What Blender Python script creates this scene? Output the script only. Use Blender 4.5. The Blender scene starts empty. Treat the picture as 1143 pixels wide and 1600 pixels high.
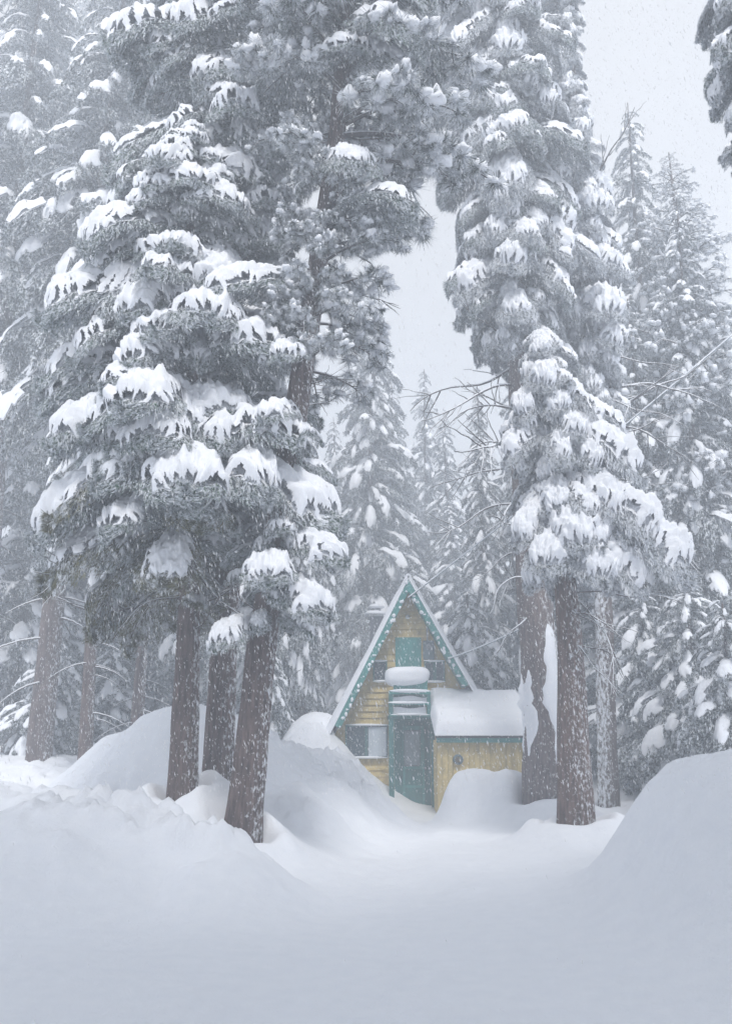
import bpy, math, random
import numpy as np
from mathutils import Vector, Matrix

R = math.radians
scene = bpy.context.scene
COL = scene.collection
random.seed(7)

# ------------------------------------------------------------------ camera, light, exposure
F_PX, W_PX, H_PX = 1400.0, 1143.0, 1600.0
PITCH = math.atan(350 / F_PX)
CAM_Z = 1.7
cam_d = bpy.data.cameras.new('camera')
cam = bpy.data.objects.new('camera', cam_d)
COL.objects.link(cam)
cam_d.sensor_fit = 'VERTICAL'
cam_d.sensor_height = 36.0
cam_d.lens = 36.0 * F_PX / H_PX
cam_d.clip_start = 0.1
cam_d.clip_end = 600
cam.location = (0, 0, CAM_Z)
cam.rotation_euler = (R(90) + PITCH, 0, 0)
scene.camera = cam

SUN_EL, SUN_AZ = R(57), R(174)
world = bpy.data.worlds.new('World')
scene.world = world
world.use_nodes = True
nt = world.node_tree
nt.nodes.clear()
wo = nt.nodes.new('ShaderNodeOutputWorld')
bg = nt.nodes.new('ShaderNodeBackground')
sky = nt.nodes.new('ShaderNodeTexSky')
sky.sky_type = 'NISHITA'
sky.sun_disc = False
sky.sun_elevation = SUN_EL
sky.sun_rotation = SUN_AZ
sky.dust_density = 4.0
mixc = nt.nodes.new('ShaderNodeMix')
mixc.data_type = 'RGBA'
mixc.inputs[0].default_value = 0.90          # closed cloud deck in front of the blue sky
mixc.inputs[7].default_value = (8.8, 8.8, 8.85, 1)
nt.links.new(sky.outputs[0], mixc.inputs[6])
nt.links.new(mixc.outputs[2], bg.inputs[0])
bg.inputs[1].default_value = 0.10
nt.links.new(bg.outputs[0], wo.inputs[0])

sun_d = bpy.data.lights.new('sun', 'SUN')
sun_d.energy = 4.0
sun_d.angle = R(14)
sun_d.color = (1.0, 0.975, 0.95)
sun = bpy.data.objects.new('sun', sun_d)
COL.objects.link(sun)
sun.rotation_euler = (R(90) - SUN_EL, 0, R(180) + SUN_AZ)
sun.rotation_euler = Vector((math.sin(SUN_AZ) * math.cos(SUN_EL), math.cos(SUN_AZ) * math.cos(SUN_EL), math.sin(SUN_EL))).to_track_quat('Z', 'Y').to_euler()

scene.view_settings.view_transform = 'Standard'
scene.view_settings.look = 'None'
scene.view_settings.exposure = 0.17
scene.view_settings.gamma = 1.0
scene.view_settings.use_curve_mapping = False
cy = scene.cycles
cy.max_bounces = 8
cy.diffuse_bounces = 4
cy.glossy_bounces = 2
cy.transmission_bounces = 3
cy.volume_bounces = 3
cy.use_denoising = True
cy.caustics_reflective = False
cy.caustics_refractive = False

HAZE_DENSITY = 0.0162
HAZE_COLOR = (0.865, 0.915, 0.985, 1)

# ------------------------------------------------------------------ helpers
CP, SP = math.cos(PITCH), math.sin(PITCH)


def at(px, py, Y):
    """point of the plane y = Y that the photograph's pixel shows"""
    u = (px - W_PX / 2) / F_PX
    v = (H_PX / 2 - py) / F_PX
    t = Y / (CP - v * SP)
    return Vector((u * t, Y, CAM_Z + t * (SP + v * CP)))


class MB:
    def __init__(s):
        s.V = []; s.F = []; s.M = []; s.S = []; s.n = 0

    def add(s, V, F, mat=0, smooth=False):
        V = np.asarray(V, dtype=np.float64).reshape(-1, 3)
        F = np.asarray(F, dtype=np.int64)
        s.V.append(V); s.F.append(F + s.n); s.M.append(mat); s.S.append(smooth)
        s.n += len(V)

    def mesh(s, name, mats):
        me = bpy.data.meshes.new(name)
        V = np.concatenate(s.V)
        me.vertices.add(len(V))
        me.vertices.foreach_set('co', V.astype(np.float32).ravel())
        idx = np.concatenate([f.ravel() for f in s.F])
        tot = np.concatenate([np.full(len(f), f.shape[1]) for f in s.F])
        mi = np.concatenate([np.full(len(f), m) for f, m in zip(s.F, s.M)])
        sm = np.concatenate([np.full(len(f), q) for f, q in zip(s.F, s.S)])
        me.loops.add(len(idx))
        me.loops.foreach_set('vertex_index', idx.astype(np.int32))
        me.polygons.add(len(tot))
        st = np.concatenate([[0], np.cumsum(tot)[:-1]])
        me.polygons.foreach_set('loop_start', st.astype(np.int32))
        me.polygons.foreach_set('material_index', mi.astype(np.int32))
        me.polygons.foreach_set('use_smooth', sm.astype(bool))
        for m in mats:
            me.materials.append(m)
        me.update(calc_edges=True)
        me.validate()
        return me

    def obj(s, name, mats, parent=None, loc=None):
        if not isinstance(mats, (list, tuple)):
            mats = [mats]
        o = bpy.data.objects.new(name, s.mesh(name, mats))
        COL.objects.link(o)
        if parent is not None:
            o.parent = parent
        if loc is not None:
            o.location = loc
        return o


def thing(name, label, cat, loc=(0, 0, 0), group=None):
    o = bpy.data.objects.new(name, None)
    COL.objects.link(o)
    o.empty_display_size = 0.3
    o.location = loc
    o['label'] = label
    o['category'] = cat
    if group:
        o['group'] = group
    return o


def link(name, me, parent=None, mat=None):
    o = bpy.data.objects.new(name, me)
    COL.objects.link(o)
    o.parent = parent
    if mat is not None:
        o.matrix_local = mat
    return o


_tabs = {}


def vnoise(x, y, seed=0):
    """smooth value noise in two dimensions, about 0..1"""
    if seed not in _tabs:
        _tabs[seed] = np.random.default_rng(seed + 1000).random((128, 128))
    T = _tabs[seed]
    x = np.asarray(x, float); y = np.asarray(y, float)
    xi = np.floor(x).astype(int); yi = np.floor(y).astype(int)
    fx = x - xi; fy = y - yi
    fx = fx * fx * (3 - 2 * fx); fy = fy * fy * (3 - 2 * fy)
    a = T[xi % 128, yi % 128]; b = T[(xi + 1) % 128, yi % 128]
    c = T[xi % 128, (yi + 1) % 128]; d = T[(xi + 1) % 128, (yi + 1) % 128]
    return (a * (1 - fx) + b * fx) * (1 - fy) + (c * (1 - fx) + d * fx) * fy


def fbm(x, y, seed=0, o=3):
    r = 0; a = 0.5; f = 1.0
    for k in range(o):
        r = r + a * vnoise(x * f + 17.3 * k, y * f - 9.1 * k, seed + k)
        a *= 0.5; f *= 2.03
    return r


def frames(P):
    P = np.asarray(P, float)
    T = np.gradient(P, axis=0)
    T /= np.linalg.norm(T, axis=1)[:, None] + 1e-9
    ref = np.array([0.0, 0.0, 1.0]) if abs(T[:, 2]).mean() < 0.8 else np.array([0.0, 1.0, 0.0])
    A = np.cross(T, ref); A /= np.linalg.norm(A, axis=1)[:, None] + 1e-9
    B = np.cross(A, T)
    return T, A, B


def tube(P, rad, sides=6, cap=True, ridge=0.0, seed=0):
    """swept tube with radii along P; returns V, F(quads)"""
    P = np.asarray(P, float); rad = np.asarray(rad, float)
    n = len(P)
    T, A, B = frames(P)
    th = np.linspace(0, 2 * np.pi, sides, endpoint=False)
    rr = np.repeat(rad[:, None], sides, 1)
    if ridge:
        Z = np.cumsum(np.r_[0, np.linalg.norm(np.diff(P, axis=0), axis=1)])
        tt, zz = np.meshgrid(th, Z)
        nz = vnoise(tt * sides / 14.0, zz * 1.1, 40 + seed) * 0.65 + vnoise(tt * sides / 7.0, zz * 2.3, 50 + seed) * 0.35
        rr = rr * (1 + ridge * (nz - 0.5) * 2)
    V = P[:, None, :] + rr[..., None] * (np.cos(th)[None, :, None] * A[:, None, :] + np.sin(th)[None, :, None] * B[:, None, :])
    V = V.reshape(-1, 3)
    i = np.arange(n - 1)[:, None] * sides; j = np.arange(sides)[None, :]; k = (j + 1) % sides
    F = np.stack([i + j, i + k, i + k + sides, i + j + sides], -1).reshape(-1, 4)
    return V, F


def box(a, b):
    x0, y0, z0 = a; x1, y1, z1 = b
    V = [(x0, y0, z0), (x1, y0, z0), (x1, y1, z0), (x0, y1, z0), (x0, y0, z1), (x1, y0, z1), (x1, y1, z1), (x0, y1, z1)]
    F = [(0, 3, 2, 1), (4, 5, 6, 7), (0, 1, 5, 4), (1, 2, 6, 5), (2, 3, 7, 6), (3, 0, 4, 7)]
    return V, F


def prism(poly, y0, y1):
    """polygon of (x, z) points extruded from y0 (front) to y1"""
    n = len(poly)
    V = [(x, y0, z) for x, z in poly] + [(x, y1, z) for x, z in poly]
    return V, n


def blob(rng, c, r, seg=12, ring=8, lump=0.18, flat=0.0):
    """a lumpy rounded body, optional flat underside"""
    th = np.linspace(0, 2 * np.pi, seg, endpoint=False)
    ph = np.linspace(0, np.pi, ring)
    tt, pp = np.meshgrid(th, ph)
    ox, oy = rng.random(2) * 50
    nz = 1 + lump * (vnoise(np.cos(tt) * np.sin(pp) * 2 + ox, np.sin(tt) * np.sin(pp) * 2 + pp + oy, 3) - 0.5) * 2
    x = np.sin(pp) * np.cos(tt) * nz; y = np.sin(pp) * np.sin(tt) * nz; z = np.cos(pp) * nz
    if flat:
        z = np.where(z < 0, z * (1 - flat), z)
    V = np.stack([x * r[0] + c[0], y * r[1] + c[1], z * r[2] + c[2]], -1).reshape(-1, 3)
    i = np.arange(ring - 1)[:, None] * seg; j = np.arange(seg)[None, :]; k = (j + 1) % seg
    F = np.stack([i + j, i + j + seg, i + k + seg, i + k], -1).reshape(-1, 4)
    return V, F


# ------------------------------------------------------------------ materials
def new_mat(name):
    m = bpy.data.materials.new(name)
    m.use_nodes = True
    n = m.node_tree.nodes; l = m.node_tree.links
    b = n['Principled BSDF']
    return m, n, l, b


def noise_node(n, l, coord, scale, detail=4, rough=0.6):
    t = n.new('ShaderNodeTexNoise')
    t.inputs['Scale'].default_value = scale
    t.inputs['Detail'].default_value = detail
    t.inputs['Roughness'].default_value = rough
    l.new(coord, t.inputs['Vector'])
    return t


def ramp(n, l, src, p0, p1, c0=(0, 0, 0, 1), c1=(1, 1, 1, 1)):
    r = n.new('ShaderNodeValToRGB')
    r.color_ramp.elements[0].position = p0; r.color_ramp.elements[0].color = c0
    r.color_ramp.elements[1].position = p1; r.color_ramp.elements[1].color = c1
    l.new(src, r.inputs[0])
    return r


def mixrgb(n, l, fac, a, b):
    m = n.new('ShaderNodeMix'); m.data_type = 'RGBA'
    if isinstance(fac, float): m.inputs[0].default_value = fac
    else: l.new(fac, m.inputs[0])
    for v, k in ((a, 6), (b, 7)):
        if isinstance(v, tuple): m.inputs[k].default_value = v
        else: l.new(v, m.inputs[k])
    return m.outputs[2]


def math_node(n, l, op, a, b=None, c=None, clamp=False):
    m = n.new('ShaderNodeMath'); m.operation = op; m.use_clamp = clamp
    for v, k in ((a, 0), (b, 1), (c, 2)):
        if v is None: continue
        if isinstance(v, (int, float)): m.inputs[k].default_value = v
        else: l.new(v, m.inputs[k])
    return m.outputs[0]


def bump(n, l, b, h, strength=0.4, dist=0.02):
    bn = n.new('ShaderNodeBump')
    bn.inputs['Strength'].default_value = strength
    bn.inputs['Distance'].default_value = dist
    l.new(h, bn.inputs['Height'])
    l.new(bn.outputs[0], b.inputs['Normal'])


def facing(n, l, d, lo, hi):
    """mask of where the true surface faces direction d"""
    g = n.new('ShaderNodeNewGeometry')
    v = n.new('ShaderNodeVectorMath'); v.operation = 'DOT_PRODUCT'
    l.new(g.outputs['Normal'], v.inputs[0])
    v.inputs[1].default_value = Vector(d).normalized()
    mr = n.new('ShaderNodeMapRange')
    mr.inputs[1].default_value = lo; mr.inputs[2].default_value = hi
    l.new(v.outputs['Value'], mr.inputs[0])
    return mr.outputs[0]


SNOW_C = (0.84, 0.865, 0.91, 1)


def snow_mat(name, s1=9.0, s2=60.0, bs=0.35, bd=0.03):
    m, n, l, b = new_mat(name)
    g = n.new('ShaderNodeNewGeometry')
    n1 = noise_node(n, l, g.outputs['Position'], s1, 5)
    n2 = noise_node(n, l, g.outputs['Position'], s2, 3)
    h = math_node(n, l, 'ADD', n1.outputs[0], math_node(n, l, 'MULTIPLY', n2.outputs[0], 0.25))
    bump(n, l, b, h, bs, bd)
    c = ramp(n, l, n1.outputs[0], 0.3, 0.7, (0.82, 0.845, 0.895, 1), (0.86, 0.88, 0.92, 1))
    l.new(c.outputs[0], b.inputs['Base Color'])
    b.inputs['Roughness'].default_value = 0.75
    b.inputs['Specular IOR Level'].default_value = 0.2
    return m


M_SNOW = snow_mat('snow_field', 6.0, 55.0, 0.6, 0.04)
M_LOAD = snow_mat('snow_load', 9.0, 50.0, 0.35, 0.04)


def needle_mat(name, green, dark, frost, nscale=5.0):
    m, n, l, b = new_mat(name)
    g = n.new('ShaderNodeNewGeometry')
    t = noise_node(n, l, g.outputs['Position'], 3.0, 3)
    base = mixrgb(n, l, ramp(n, l, t.outputs[0], 0.35, 0.65).outputs[0], dark, green)
    f = noise_node(n, l, g.outputs['Position'], nscale, 4, 0.7)
    e0 = 0.62 - 0.42 * frost
    mask = ramp(n, l, f.outputs[0], e0, e0 + 0.12)
    fac = math_node(n, l, 'MULTIPLY', mask.outputs[0], 0.92)
    col = mixrgb(n, l, fac, base, (0.74, 0.77, 0.82, 1))
    l.new(col, b.inputs['Base Color'])
    b.inputs['Roughness'].default_value = 0.7
    b.inputs['Specular IOR Level'].default_value = 0.2
    return m


M_FIR = needle_mat('fir_needles', (0.05, 0.115, 0.062, 1), (0.028, 0.058, 0.045, 1), 0.50, 22.0)
M_CEDAR = needle_mat('cedar_needles', (0.06, 0.085, 0.065, 1), (0.035, 0.055, 0.05, 1), 0.58, 22.0)
M_PINE = needle_mat('pine_needles', (0.05, 0.075, 0.055, 1), (0.03, 0.05, 0.042, 1), 0.50, 8.0)
M_OLIVE = needle_mat('olive_needles', (0.17, 0.16, 0.08, 1), (0.09, 0.10, 0.055, 1), 0.34, 7.0)
M_FAR = needle_mat('far_needles', (0.045, 0.068, 0.056, 1), (0.03, 0.045, 0.042, 1), 0.40, 14.0)


def bark_mat(name, c0, c1, wind, lo, hi, amount, nscale=9.0, top=False):
    m, n, l, b = new_mat(name)
    g = n.new('ShaderNodeNewGeometry')
    mp = n.new('ShaderNodeMapping')
    mp.inputs['Scale'].default_value = (1, 1, 0.16)
    l.new(g.outputs['Position'], mp.inputs[0])
    t = noise_node(n, l, mp.outputs[0], 22.0, 6, 0.65)
    base = ramp(n, l, t.outputs[0], 0.35, 0.68, c0, c1)
    mp2 = n.new('ShaderNodeMapping')
    mp2.inputs['Scale'].default_value = (1, 1, 0.55)
    l.new(g.outputs['Position'], mp2.inputs[0])
    f = noise_node(n, l, mp2.outputs[0], nscale, 5, 0.65)
    w = facing(n, l, wind, lo, hi)
    s = math_node(n, l, 'ADD', f.outputs[0], math_node(n, l, 'MULTIPLY', w, amount))
    mask = ramp(n, l, s, 0.62, 0.78)
    col = mixrgb(n, l, mask.outputs[0], base.outputs[0], SNOW_C)
    l.new(col, b.inputs['Base Color'])
    b.inputs['Roughness'].default_value = 0.9
    b.inputs['Specular IOR Level'].default_value = 0.15
    h = math_node(n, l, 'ADD', t.outputs[0], math_node(n, l, 'MULTIPLY', mask.outputs[0], 0.5))
    bump(n, l, b, h, 0.8, 0.03)
    return m


M_BARK = bark_mat('bark_brown', (0.058, 0.046, 0.045, 1), (0.20, 0.15, 0.138, 1), (1, -0.25, 0.15), 0.2, 1.3, 0.19, 22.0)
M_BARK_D = bark_mat('bark_grey', (0.085, 0.07, 0.068, 1), (0.23, 0.185, 0.175, 1), (1, -0.4, 0.1), 0.3, 1.2, 0.16, 12.0)
M_BARK_E = bark_mat('bark_plastered', (0.07, 0.052, 0.048, 1), (0.22, 0.155, 0.135, 1), (0.6, -0.8, 0.2), 0.0, 1.1, 0.14, 24.0)
M_BARK_F = bark_mat('bark_white_side', (0.08, 0.065, 0.06, 1), (0.2, 0.16, 0.15, 1), (-0.9, -0.8, 0.1), 0.0, 1.1, 0.25, 17.0)
M_TWIG = bark_mat('twig_bark', (0.05, 0.045, 0.043, 1), (0.12, 0.10, 0.095, 1), (0.1, -0.15, 1), 0.0, 0.5, 0.5, 9.0)


def plain(name, c, rough=0.7, nscale=14.0, var=0.25, stretch=(1, 1, 1), bs=0.2, frost=0.0):
    m, n, l, b = new_mat(name)
    g = n.new('ShaderNodeNewGeometry')
    mp = n.new('ShaderNodeMapping')
    mp.inputs['Scale'].default_value = stretch
    l.new(g.outputs['Position'], mp.inputs[0])
    t = noise_node(n, l, mp.outputs[0], nscale, 5, 0.65)
    lo = tuple(v * (1 - var) for v in c[:3]) + (1,); hi = tuple(min(1, v * (1 + var)) for v in c[:3]) + (1,)
    col = ramp(n, l, t.outputs[0], 0.3, 0.7, lo, hi).outputs[0]
    if frost:
        f = noise_node(n, l, mp.outputs[0], nscale * 1.7, 6, 0.75)
        mk = ramp(n, l, f.outputs[0], 0.68 - 0.2 * frost, 0.80 - 0.2 * frost)
        col = mixrgb(n, l, math_node(n, l, 'MULTIPLY', mk.outputs[0], 0.75), col, SNOW_C)
    l.new(col, b.inputs['Base Color'])
    b.inputs['Roughness'].default_value = rough
    b.inputs['Specular IOR Level'].default_value = 0.25
    if bs:
        bump(n, l, b, t.outputs[0], bs, 0.01)
    return m


# ------------------------------------------------------------------ terrain
BUMPS = []


def add_bump(px, py, d, wx, wy, p=1.25, rot=0.0):
    P = at(px, py, d)
    BUMPS.append((P.x, d, max(P.z, 0.02), wx, wy, p, rot))


add_bump(312, 1102, 17.5, 2.0, 2.0, 1.2)
add_bump(215, 1150, 17.8, 1.5, 1.6)
add_bump(20, 1182, 24, 5.5, 3.2)
add_bump(90, 1160, 30, 1.2, 2.5)
add_bump(-120, 1215, 15, 2.5, 2.5)
add_bump(440, 1166, 18.6, 1.1, 1.4)
add_bump(535, 1183, 21.2, 0.85, 1.0, 1.6)
add_bump(490, 1176, 20.6, 1.0, 1.2, 1.5)
add_bump(497, 1112, 25.5, 1.3, 2.2, 1.4)
add_bump(60, 1262, 10.6, 1.8, 1.2)
add_bump(165, 1262, 10.9, 1.1, 0.85, 1.5)
add_bump(275, 1286, 10.6, 1.1, 0.75, 1.5)
add_bump(345, 1330, 10.0, 0.6, 0.8)
add_bump(300, 1255, 13.2, 1.3, 1.3)
add_bump(120, 1235, 13.5, 2.2, 1.4)
add_bump(735, 1200, 20.3, 0.62, 0.9, 1.9)
add_bump(785, 1206, 20.1, 0.7, 0.9, 1.6)
add_bump(860, 1258, 19.0, 1.0, 1.0)
add_bump(905, 1290, 15.2, 0.9, 0.9)
add_bump(1135, 1190, 9.7, 1.08, 1.7, 1.6)
add_bump(1270, 1185, 9.0, 1.5, 2.4, 1.4)
add_bump(505, 1215, 17.6, 1.0, 1.6)
add_bump(565, 1222, 19.4, 0.75, 1.0)
add_bump(455, 1235, 15.2, 0.8, 1.3)
add_bump(1100, 1190, 26, 5, 4)
add_bump(492, 1130, 23.6, 1.3, 0.9, 0.8)
add_bump(600, 1175, 34, 14, 5)


TRUNKS = [(at(px, py, d).x, d, r) for px, py, d, r in ((284, 1266, 13.0, 0.26), (338, 1252, 14.0, 0.27), (379, 1296, 12.4, 0.27), (846, 1262, 19.0, 0.36), (950, 1262, 20.5, 0.26), (899, 1298, 15.2, 0.35))]


def ground_h(x, y):
    x = np.asarray(x, float); y = np.asarray(y, float)
    acc = np.zeros_like(x + y)
    for (bx, by, h, wx, wy, p, rot) in BUMPS:
        r2 = ((x - bx) / wx) ** 2 + ((y - by) / wy) ** 2
        acc = acc + (h * np.exp(-np.power(r2, p) * 0.75)) ** 7
    h = acc ** (1 / 7)
    h = h - 0.10 * np.exp(-((x - 1.2) / 1.6) ** 2) * np.clip((y - 18) / 5, 0, 1)
    far = np.clip((y - 26) / 20, 0, 1)
    h = h + far * (0.4 + 0.8 * (fbm(x * 0.12, y * 0.12, 5) - 0.4))
    rough = np.clip(h / 0.5, 0, 1)
    h = h + 0.16 * (fbm(x * 0.55, y * 0.55, 11) - 0.44)
    h = h + rough * 0.22 * (fbm(x * 1.3, y * 1.3, 21, 3) - 0.44)
    ch = np.exp(-((x + 3.0) / 1.5) ** 2 - ((y - 10.2) / 0.9) ** 2)          # broken lumps on the plough bank
    h = h + ch * 0.16 * (np.clip(fbm(x * 4.2, y * 4.2, 31, 2), 0.25, 0.6) - 0.4)
    bank = np.clip((h - 0.18) / 0.35, 0, 1)
    h = h + bank * 0.075 * (fbm(x * 2.9, y * 2.9, 41, 3) - 0.44) * 2
    cl = np.clip(fbm(x * 4.6 + 3, y * 4.6, 51, 3) - 0.44, 0, 1)                # clods thrown on the banks
    zone = np.exp(-((x + 2.2) / 1.7) ** 4 - ((y - 10.9) / 1.2) ** 4) + np.exp(-((x + 1.2) / 1.5) ** 4 - ((y - 19.5) / 2.2) ** 4)
    h = h + bank * 0.75 * cl * np.clip(zone + np.clip(vnoise(x * 0.8, y * 0.8, 55) * 2.4 - 1.1, 0, 0.4), 0, 1)
    for (tx, ty, tr) in TRUNKS:                                                # drifted collar and well round each trunk
        r = np.sqrt((x - tx) ** 2 + (y - ty) ** 2) / tr
        h = h + 0.17 * np.exp(-((r - 2.0) / 0.9) ** 2) * (0.5 + vnoise(x * 3, y * 3, 71)) - 0.16 * np.exp(-(r / 1.25) ** 4)
    # a trodden trough leads to the door
    cxp = 0.15 + 0.035 * (y - 6) + 0.25 * np.sin(y * 0.35)
    tr_ = np.exp(-((x - cxp) / 0.75) ** 4) * np.clip((y - 7) / 4, 0, 1) * np.clip((24.5 - y) / 1.5, 0, 1)
    h = h - tr_ * (0.07 + 0.07 * (fbm(x * 2.3, y * 1.8, 81, 3) - 0.4))
    return h + 0.05 * (fbm(x * 1.1 + y * 0.5, y * 2.2, 65, 3) - 0.44) + 0.014 * (fbm(x * 4.0, y * 4.0, 61, 2) - 0.4)


def gz(x, y):
    return float(ground_h(np.array([x]), np.array([y]))[0])


def axis(lo, dl, hi, dh, step, g=1.09):
    a = list(np.arange(lo, hi, step))
    s = step; v = a[-1]
    while v < dh:
        s *= g; v += s; a.append(v)
    s = step; v = a[0]; pre = []
    while v > dl:
        s *= g; v -= s; pre.append(v)
    return np.array(pre[::-1] + a)


xs = axis(-7.5, -50, 7.5, 50, 0.06)
ys = axis(5.0, -17, 26, 84, 0.075)
XX, YY = np.meshgrid(xs, ys)
ZZ = ground_h(XX, YY)
nx, ny = len(xs), len(ys)
ii, jj = np.meshgrid(np.arange(ny - 1), np.arange(nx - 1), indexing='ij')
q = ii * nx + jj
g = MB()
g.add(np.stack([XX, YY, ZZ], -1), np.stack([q, q + 1, q + nx + 1, q + nx], -1).reshape(-1, 4), 0, True)
ground = g.obj('snow_ground', M_SNOW)
ground['kind'] = 'structure'

# ------------------------------------------------------------------ bough library
UP = np.array([0, 0, 1.0])


def spine_curve(th0, th1, n=40, pw=1.2):
    s = np.linspace(0, 1, n)
    th = th0 + (th1 - th0) * s ** pw
    ds = 1.0 / (n - 1)
    x = np.r_[0, np.cumsum(np.cos(th[:-1]) * ds)]
    z = np.r_[0, np.cumsum(np.sin(th[:-1]) * ds)]
    return s, x, z, th


class Bough:
    """a drooping conifer bough of unit length along +X with a fan of twigs, needles under it and snow on it"""

    def __init__(b, rng, th0, th1, wm, sidedroop, snow_t, cover, nblade, gs, gv, blade=(0.075, 0.013), ntwig=9, lump=6.0, tubes=True, hang=0.6):
        b.rng = rng; b.wm = wm; b.sd = sidedroop
        b.s, b.x, b.z, b.th = spine_curve(th0, th1)
        b.ox, b.oy = rng.random(2) * 60
        b.bend = rng.uniform(-0.12, 0.12)
        b.foliage = MB(); b.snow = MB()
        if tubes: b.twigs(ntwig)
        b.blades(nblade, blade, hang)
        b.pad(gs, gv, snow_t, cover, lump)

    def W(b, s):
        return b.wm * np.power(np.clip(s, 0.001, 1), 0.55) * np.sqrt(np.clip(1 - np.clip(s, 0, 1) ** 3.5, 0, 1)) * (0.8 + 0.4 * vnoise(s * 7 + b.ox, b.oy, 6))

    def S(b, s, v):
        s = np.asarray(s, float); v = np.asarray(v, float)
        sc = np.clip(s, 0, 1)
        x = np.interp(sc, b.s, b.x); z = np.interp(sc, b.s, b.z); th = np.interp(sc, b.s, b.th)
        w = b.W(sc)
        nx_, nz_ = -np.sin(th), np.cos(th)
        lift = -b.sd * w * np.abs(v) ** 1.8 + 0.10 * (fbm(s * 5 + b.ox, v * 2.2 + b.oy, 8, 2) - 0.37) * np.clip(s * 3, 0, 1)
        return np.stack([x + nx_ * lift + np.abs(v) * w * 0.25, v * w + b.bend * sc ** 2, z + nz_ * lift], -1)

    def twigs(b, nt_):
        ss = np.linspace(0, 0.98, 12)
        P = b.S(ss, 0 * ss) - np.array([0, 0, 0.012])
        V, F = tube(P, np.interp(ss, [0, 1], [0.016, 0.004]), 5)
        b.foliage.add(V, F, 0, True)
        for k in range(nt_):
            s0 = 0.14 + 0.75 * k / nt_
            for sg in (-1, 1):
                q = np.linspace(0, 1, 5)
                P = b.S(s0 + 0.22 * q, sg * q * 0.9) - np.array([0, 0, 0.012])
                V, F = tube(P, np.interp(q, [0, 1], [0.006, 0.002]), 3)
                b.foliage.add(V, F, 0, True)

    def blades(b, n, bl, hang):
        r = b.rng
        # needles sit on side twigs that run outward and forward from the spine
        nt_ = 26
        c = (r.integers(0, nt_, n) + 0.5) / nt_ * 1.15 - 0.12 + r.normal(0, 0.006, n)
        q = r.random(n) ** 0.75 * 1.03
        sg = r.choice([-1.0, 1.0], n)
        s = c + 0.24 * q; v = sg * q
        tip = r.random(n) < 0.12
        s = np.where(tip, r.uniform(0.86, 1.0, n), s); v = np.where(tip, r.uniform(-0.9, 0.9, n), v)
        s = np.clip(s, 0.05, 1.0)
        P = b.S(s, v)
        e = 0.03
        D = b.S(np.clip(s + 0.24 * e, 0, 1.05), v + sg * e) - P
        D /= np.linalg.norm(D, axis=1)[:, None] + 1e-9
        Ts = b.S(np.clip(s + e, 0, 1), v) - b.S(np.clip(s - e, 0, 1), v)
        Ts /= np.linalg.norm(Ts, axis=1)[:, None] + 1e-9
        fan = r.choice([-1.0, 1.0], n) * r.uniform(0.1, 0.75, n)
        dn = r.random(n) ** 1.3 * hang
        D = D + Ts * (0.35 + fan)[:, None] + np.array([0, 0, -1.0]) * dn[:, None] + r.normal(0, 0.13, (n, 3))
        D /= np.linalg.norm(D, axis=1)[:, None] + 1e-9
        P = P - UP * (r.random(n) ** 1.8 * 0.10 * hang)[:, None] - UP * 0.006
        L = bl[0] * r.uniform(0.55, 1.4, n); w = bl[1] * r.uniform(0.7, 1.3, n)
        side = np.cross(D, r.normal(0, 1, (n, 3))); side /= np.linalg.norm(side, axis=1)[:, None] + 1e-9
        V = np.stack([P - side * w[:, None] * 0.5, P + side * w[:, None] * 0.5, P + D * L[:, None]], 1).reshape(-1, 3)
        b.foliage.add(V, np.arange(3 * n).reshape(-1, 3), 1)

    def pad(b, gs, gv, t0, cover, lump):
        s = np.linspace(0.06, 1.05, gs); v = np.linspace(-1.08, 1.08, gv)
        ss, vv = np.meshgrid(s, v, indexing='ij')
        base = b.S(ss, vv)
        av = np.abs(vv); sgn = np.where(vv >= 0, 3.0, 9.0)
        # snow lies in tongues along the side twigs and fills in towards the spine
        c = ss - 0.24 * av + 0.10 * (vnoise(ss * 6 + b.ox, av * 5 + sgn, 17) - 0.5)
        fing = np.clip((vnoise(c * 21 + b.ox, sgn + av * 2.2, 19) * 0.65 + vnoise(c * 40 + b.oy, sgn + av * 5, 20) * 0.35 - 0.5) * 1.9 + 0.5, 0, 1)
        rnd = vnoise(c * 13 + b.ox, sgn, 12)
        ve = (0.52 + 0.42 * rnd) * (0.55 + 0.6 * cover)
        core = 1 - (av / (ve * (0.72 + 0.5 * fing))) ** 2.2
        reach_ = (0.50 + 0.42 * vnoise(c * 13 + b.oy, sgn + 20, 13)) * (0.75 + 0.3 * cover)
        tong = np.minimum((fing - 0.40) * 2.2, (reach_ - av) * 6)
        T = np.maximum(core, tong)
        tipw = 0.92 + 0.14 * (vnoise(vv * 9 + b.ox, b.oy, 14) - 0.5)
        T = np.minimum(T, (tipw - ss) * 9)
        T = np.minimum(T, (ss - 0.08 - 0.2 * (1 - cover)) * 6)
        n1 = vnoise(ss * lump + b.ox, vv * b.wm * lump * 1.6 + b.oy, 15)
        n2 = vnoise(ss * lump * 2.3 + b.oy, vv * b.wm * lump * 3.6 + b.ox, 16)
        n3 = vnoise(ss * lump * 5.1 + b.oy, vv * b.wm * lump * 8 + b.ox, 18)
        hole = (n1 * 0.5 + n2 * 0.35 + n3 * 0.15) - (0.62 - 0.75 * cover) + 0.12
        T = np.minimum(T, hole * 5)
        T = np.clip(T, -1, 1)
        pos = T > 0
        Mk = pos.astype(float)
        for _ in range(3):
            for ax_, rad_ in ((0, max(1, gs // 26)), (1, max(1, gv // 20))):
                acc = np.zeros_like(Mk)
                for k_ in range(-rad_, rad_ + 1):
                    acc += np.roll(Mk, k_, ax_)
                Mk = acc / (2 * rad_ + 1)
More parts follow.
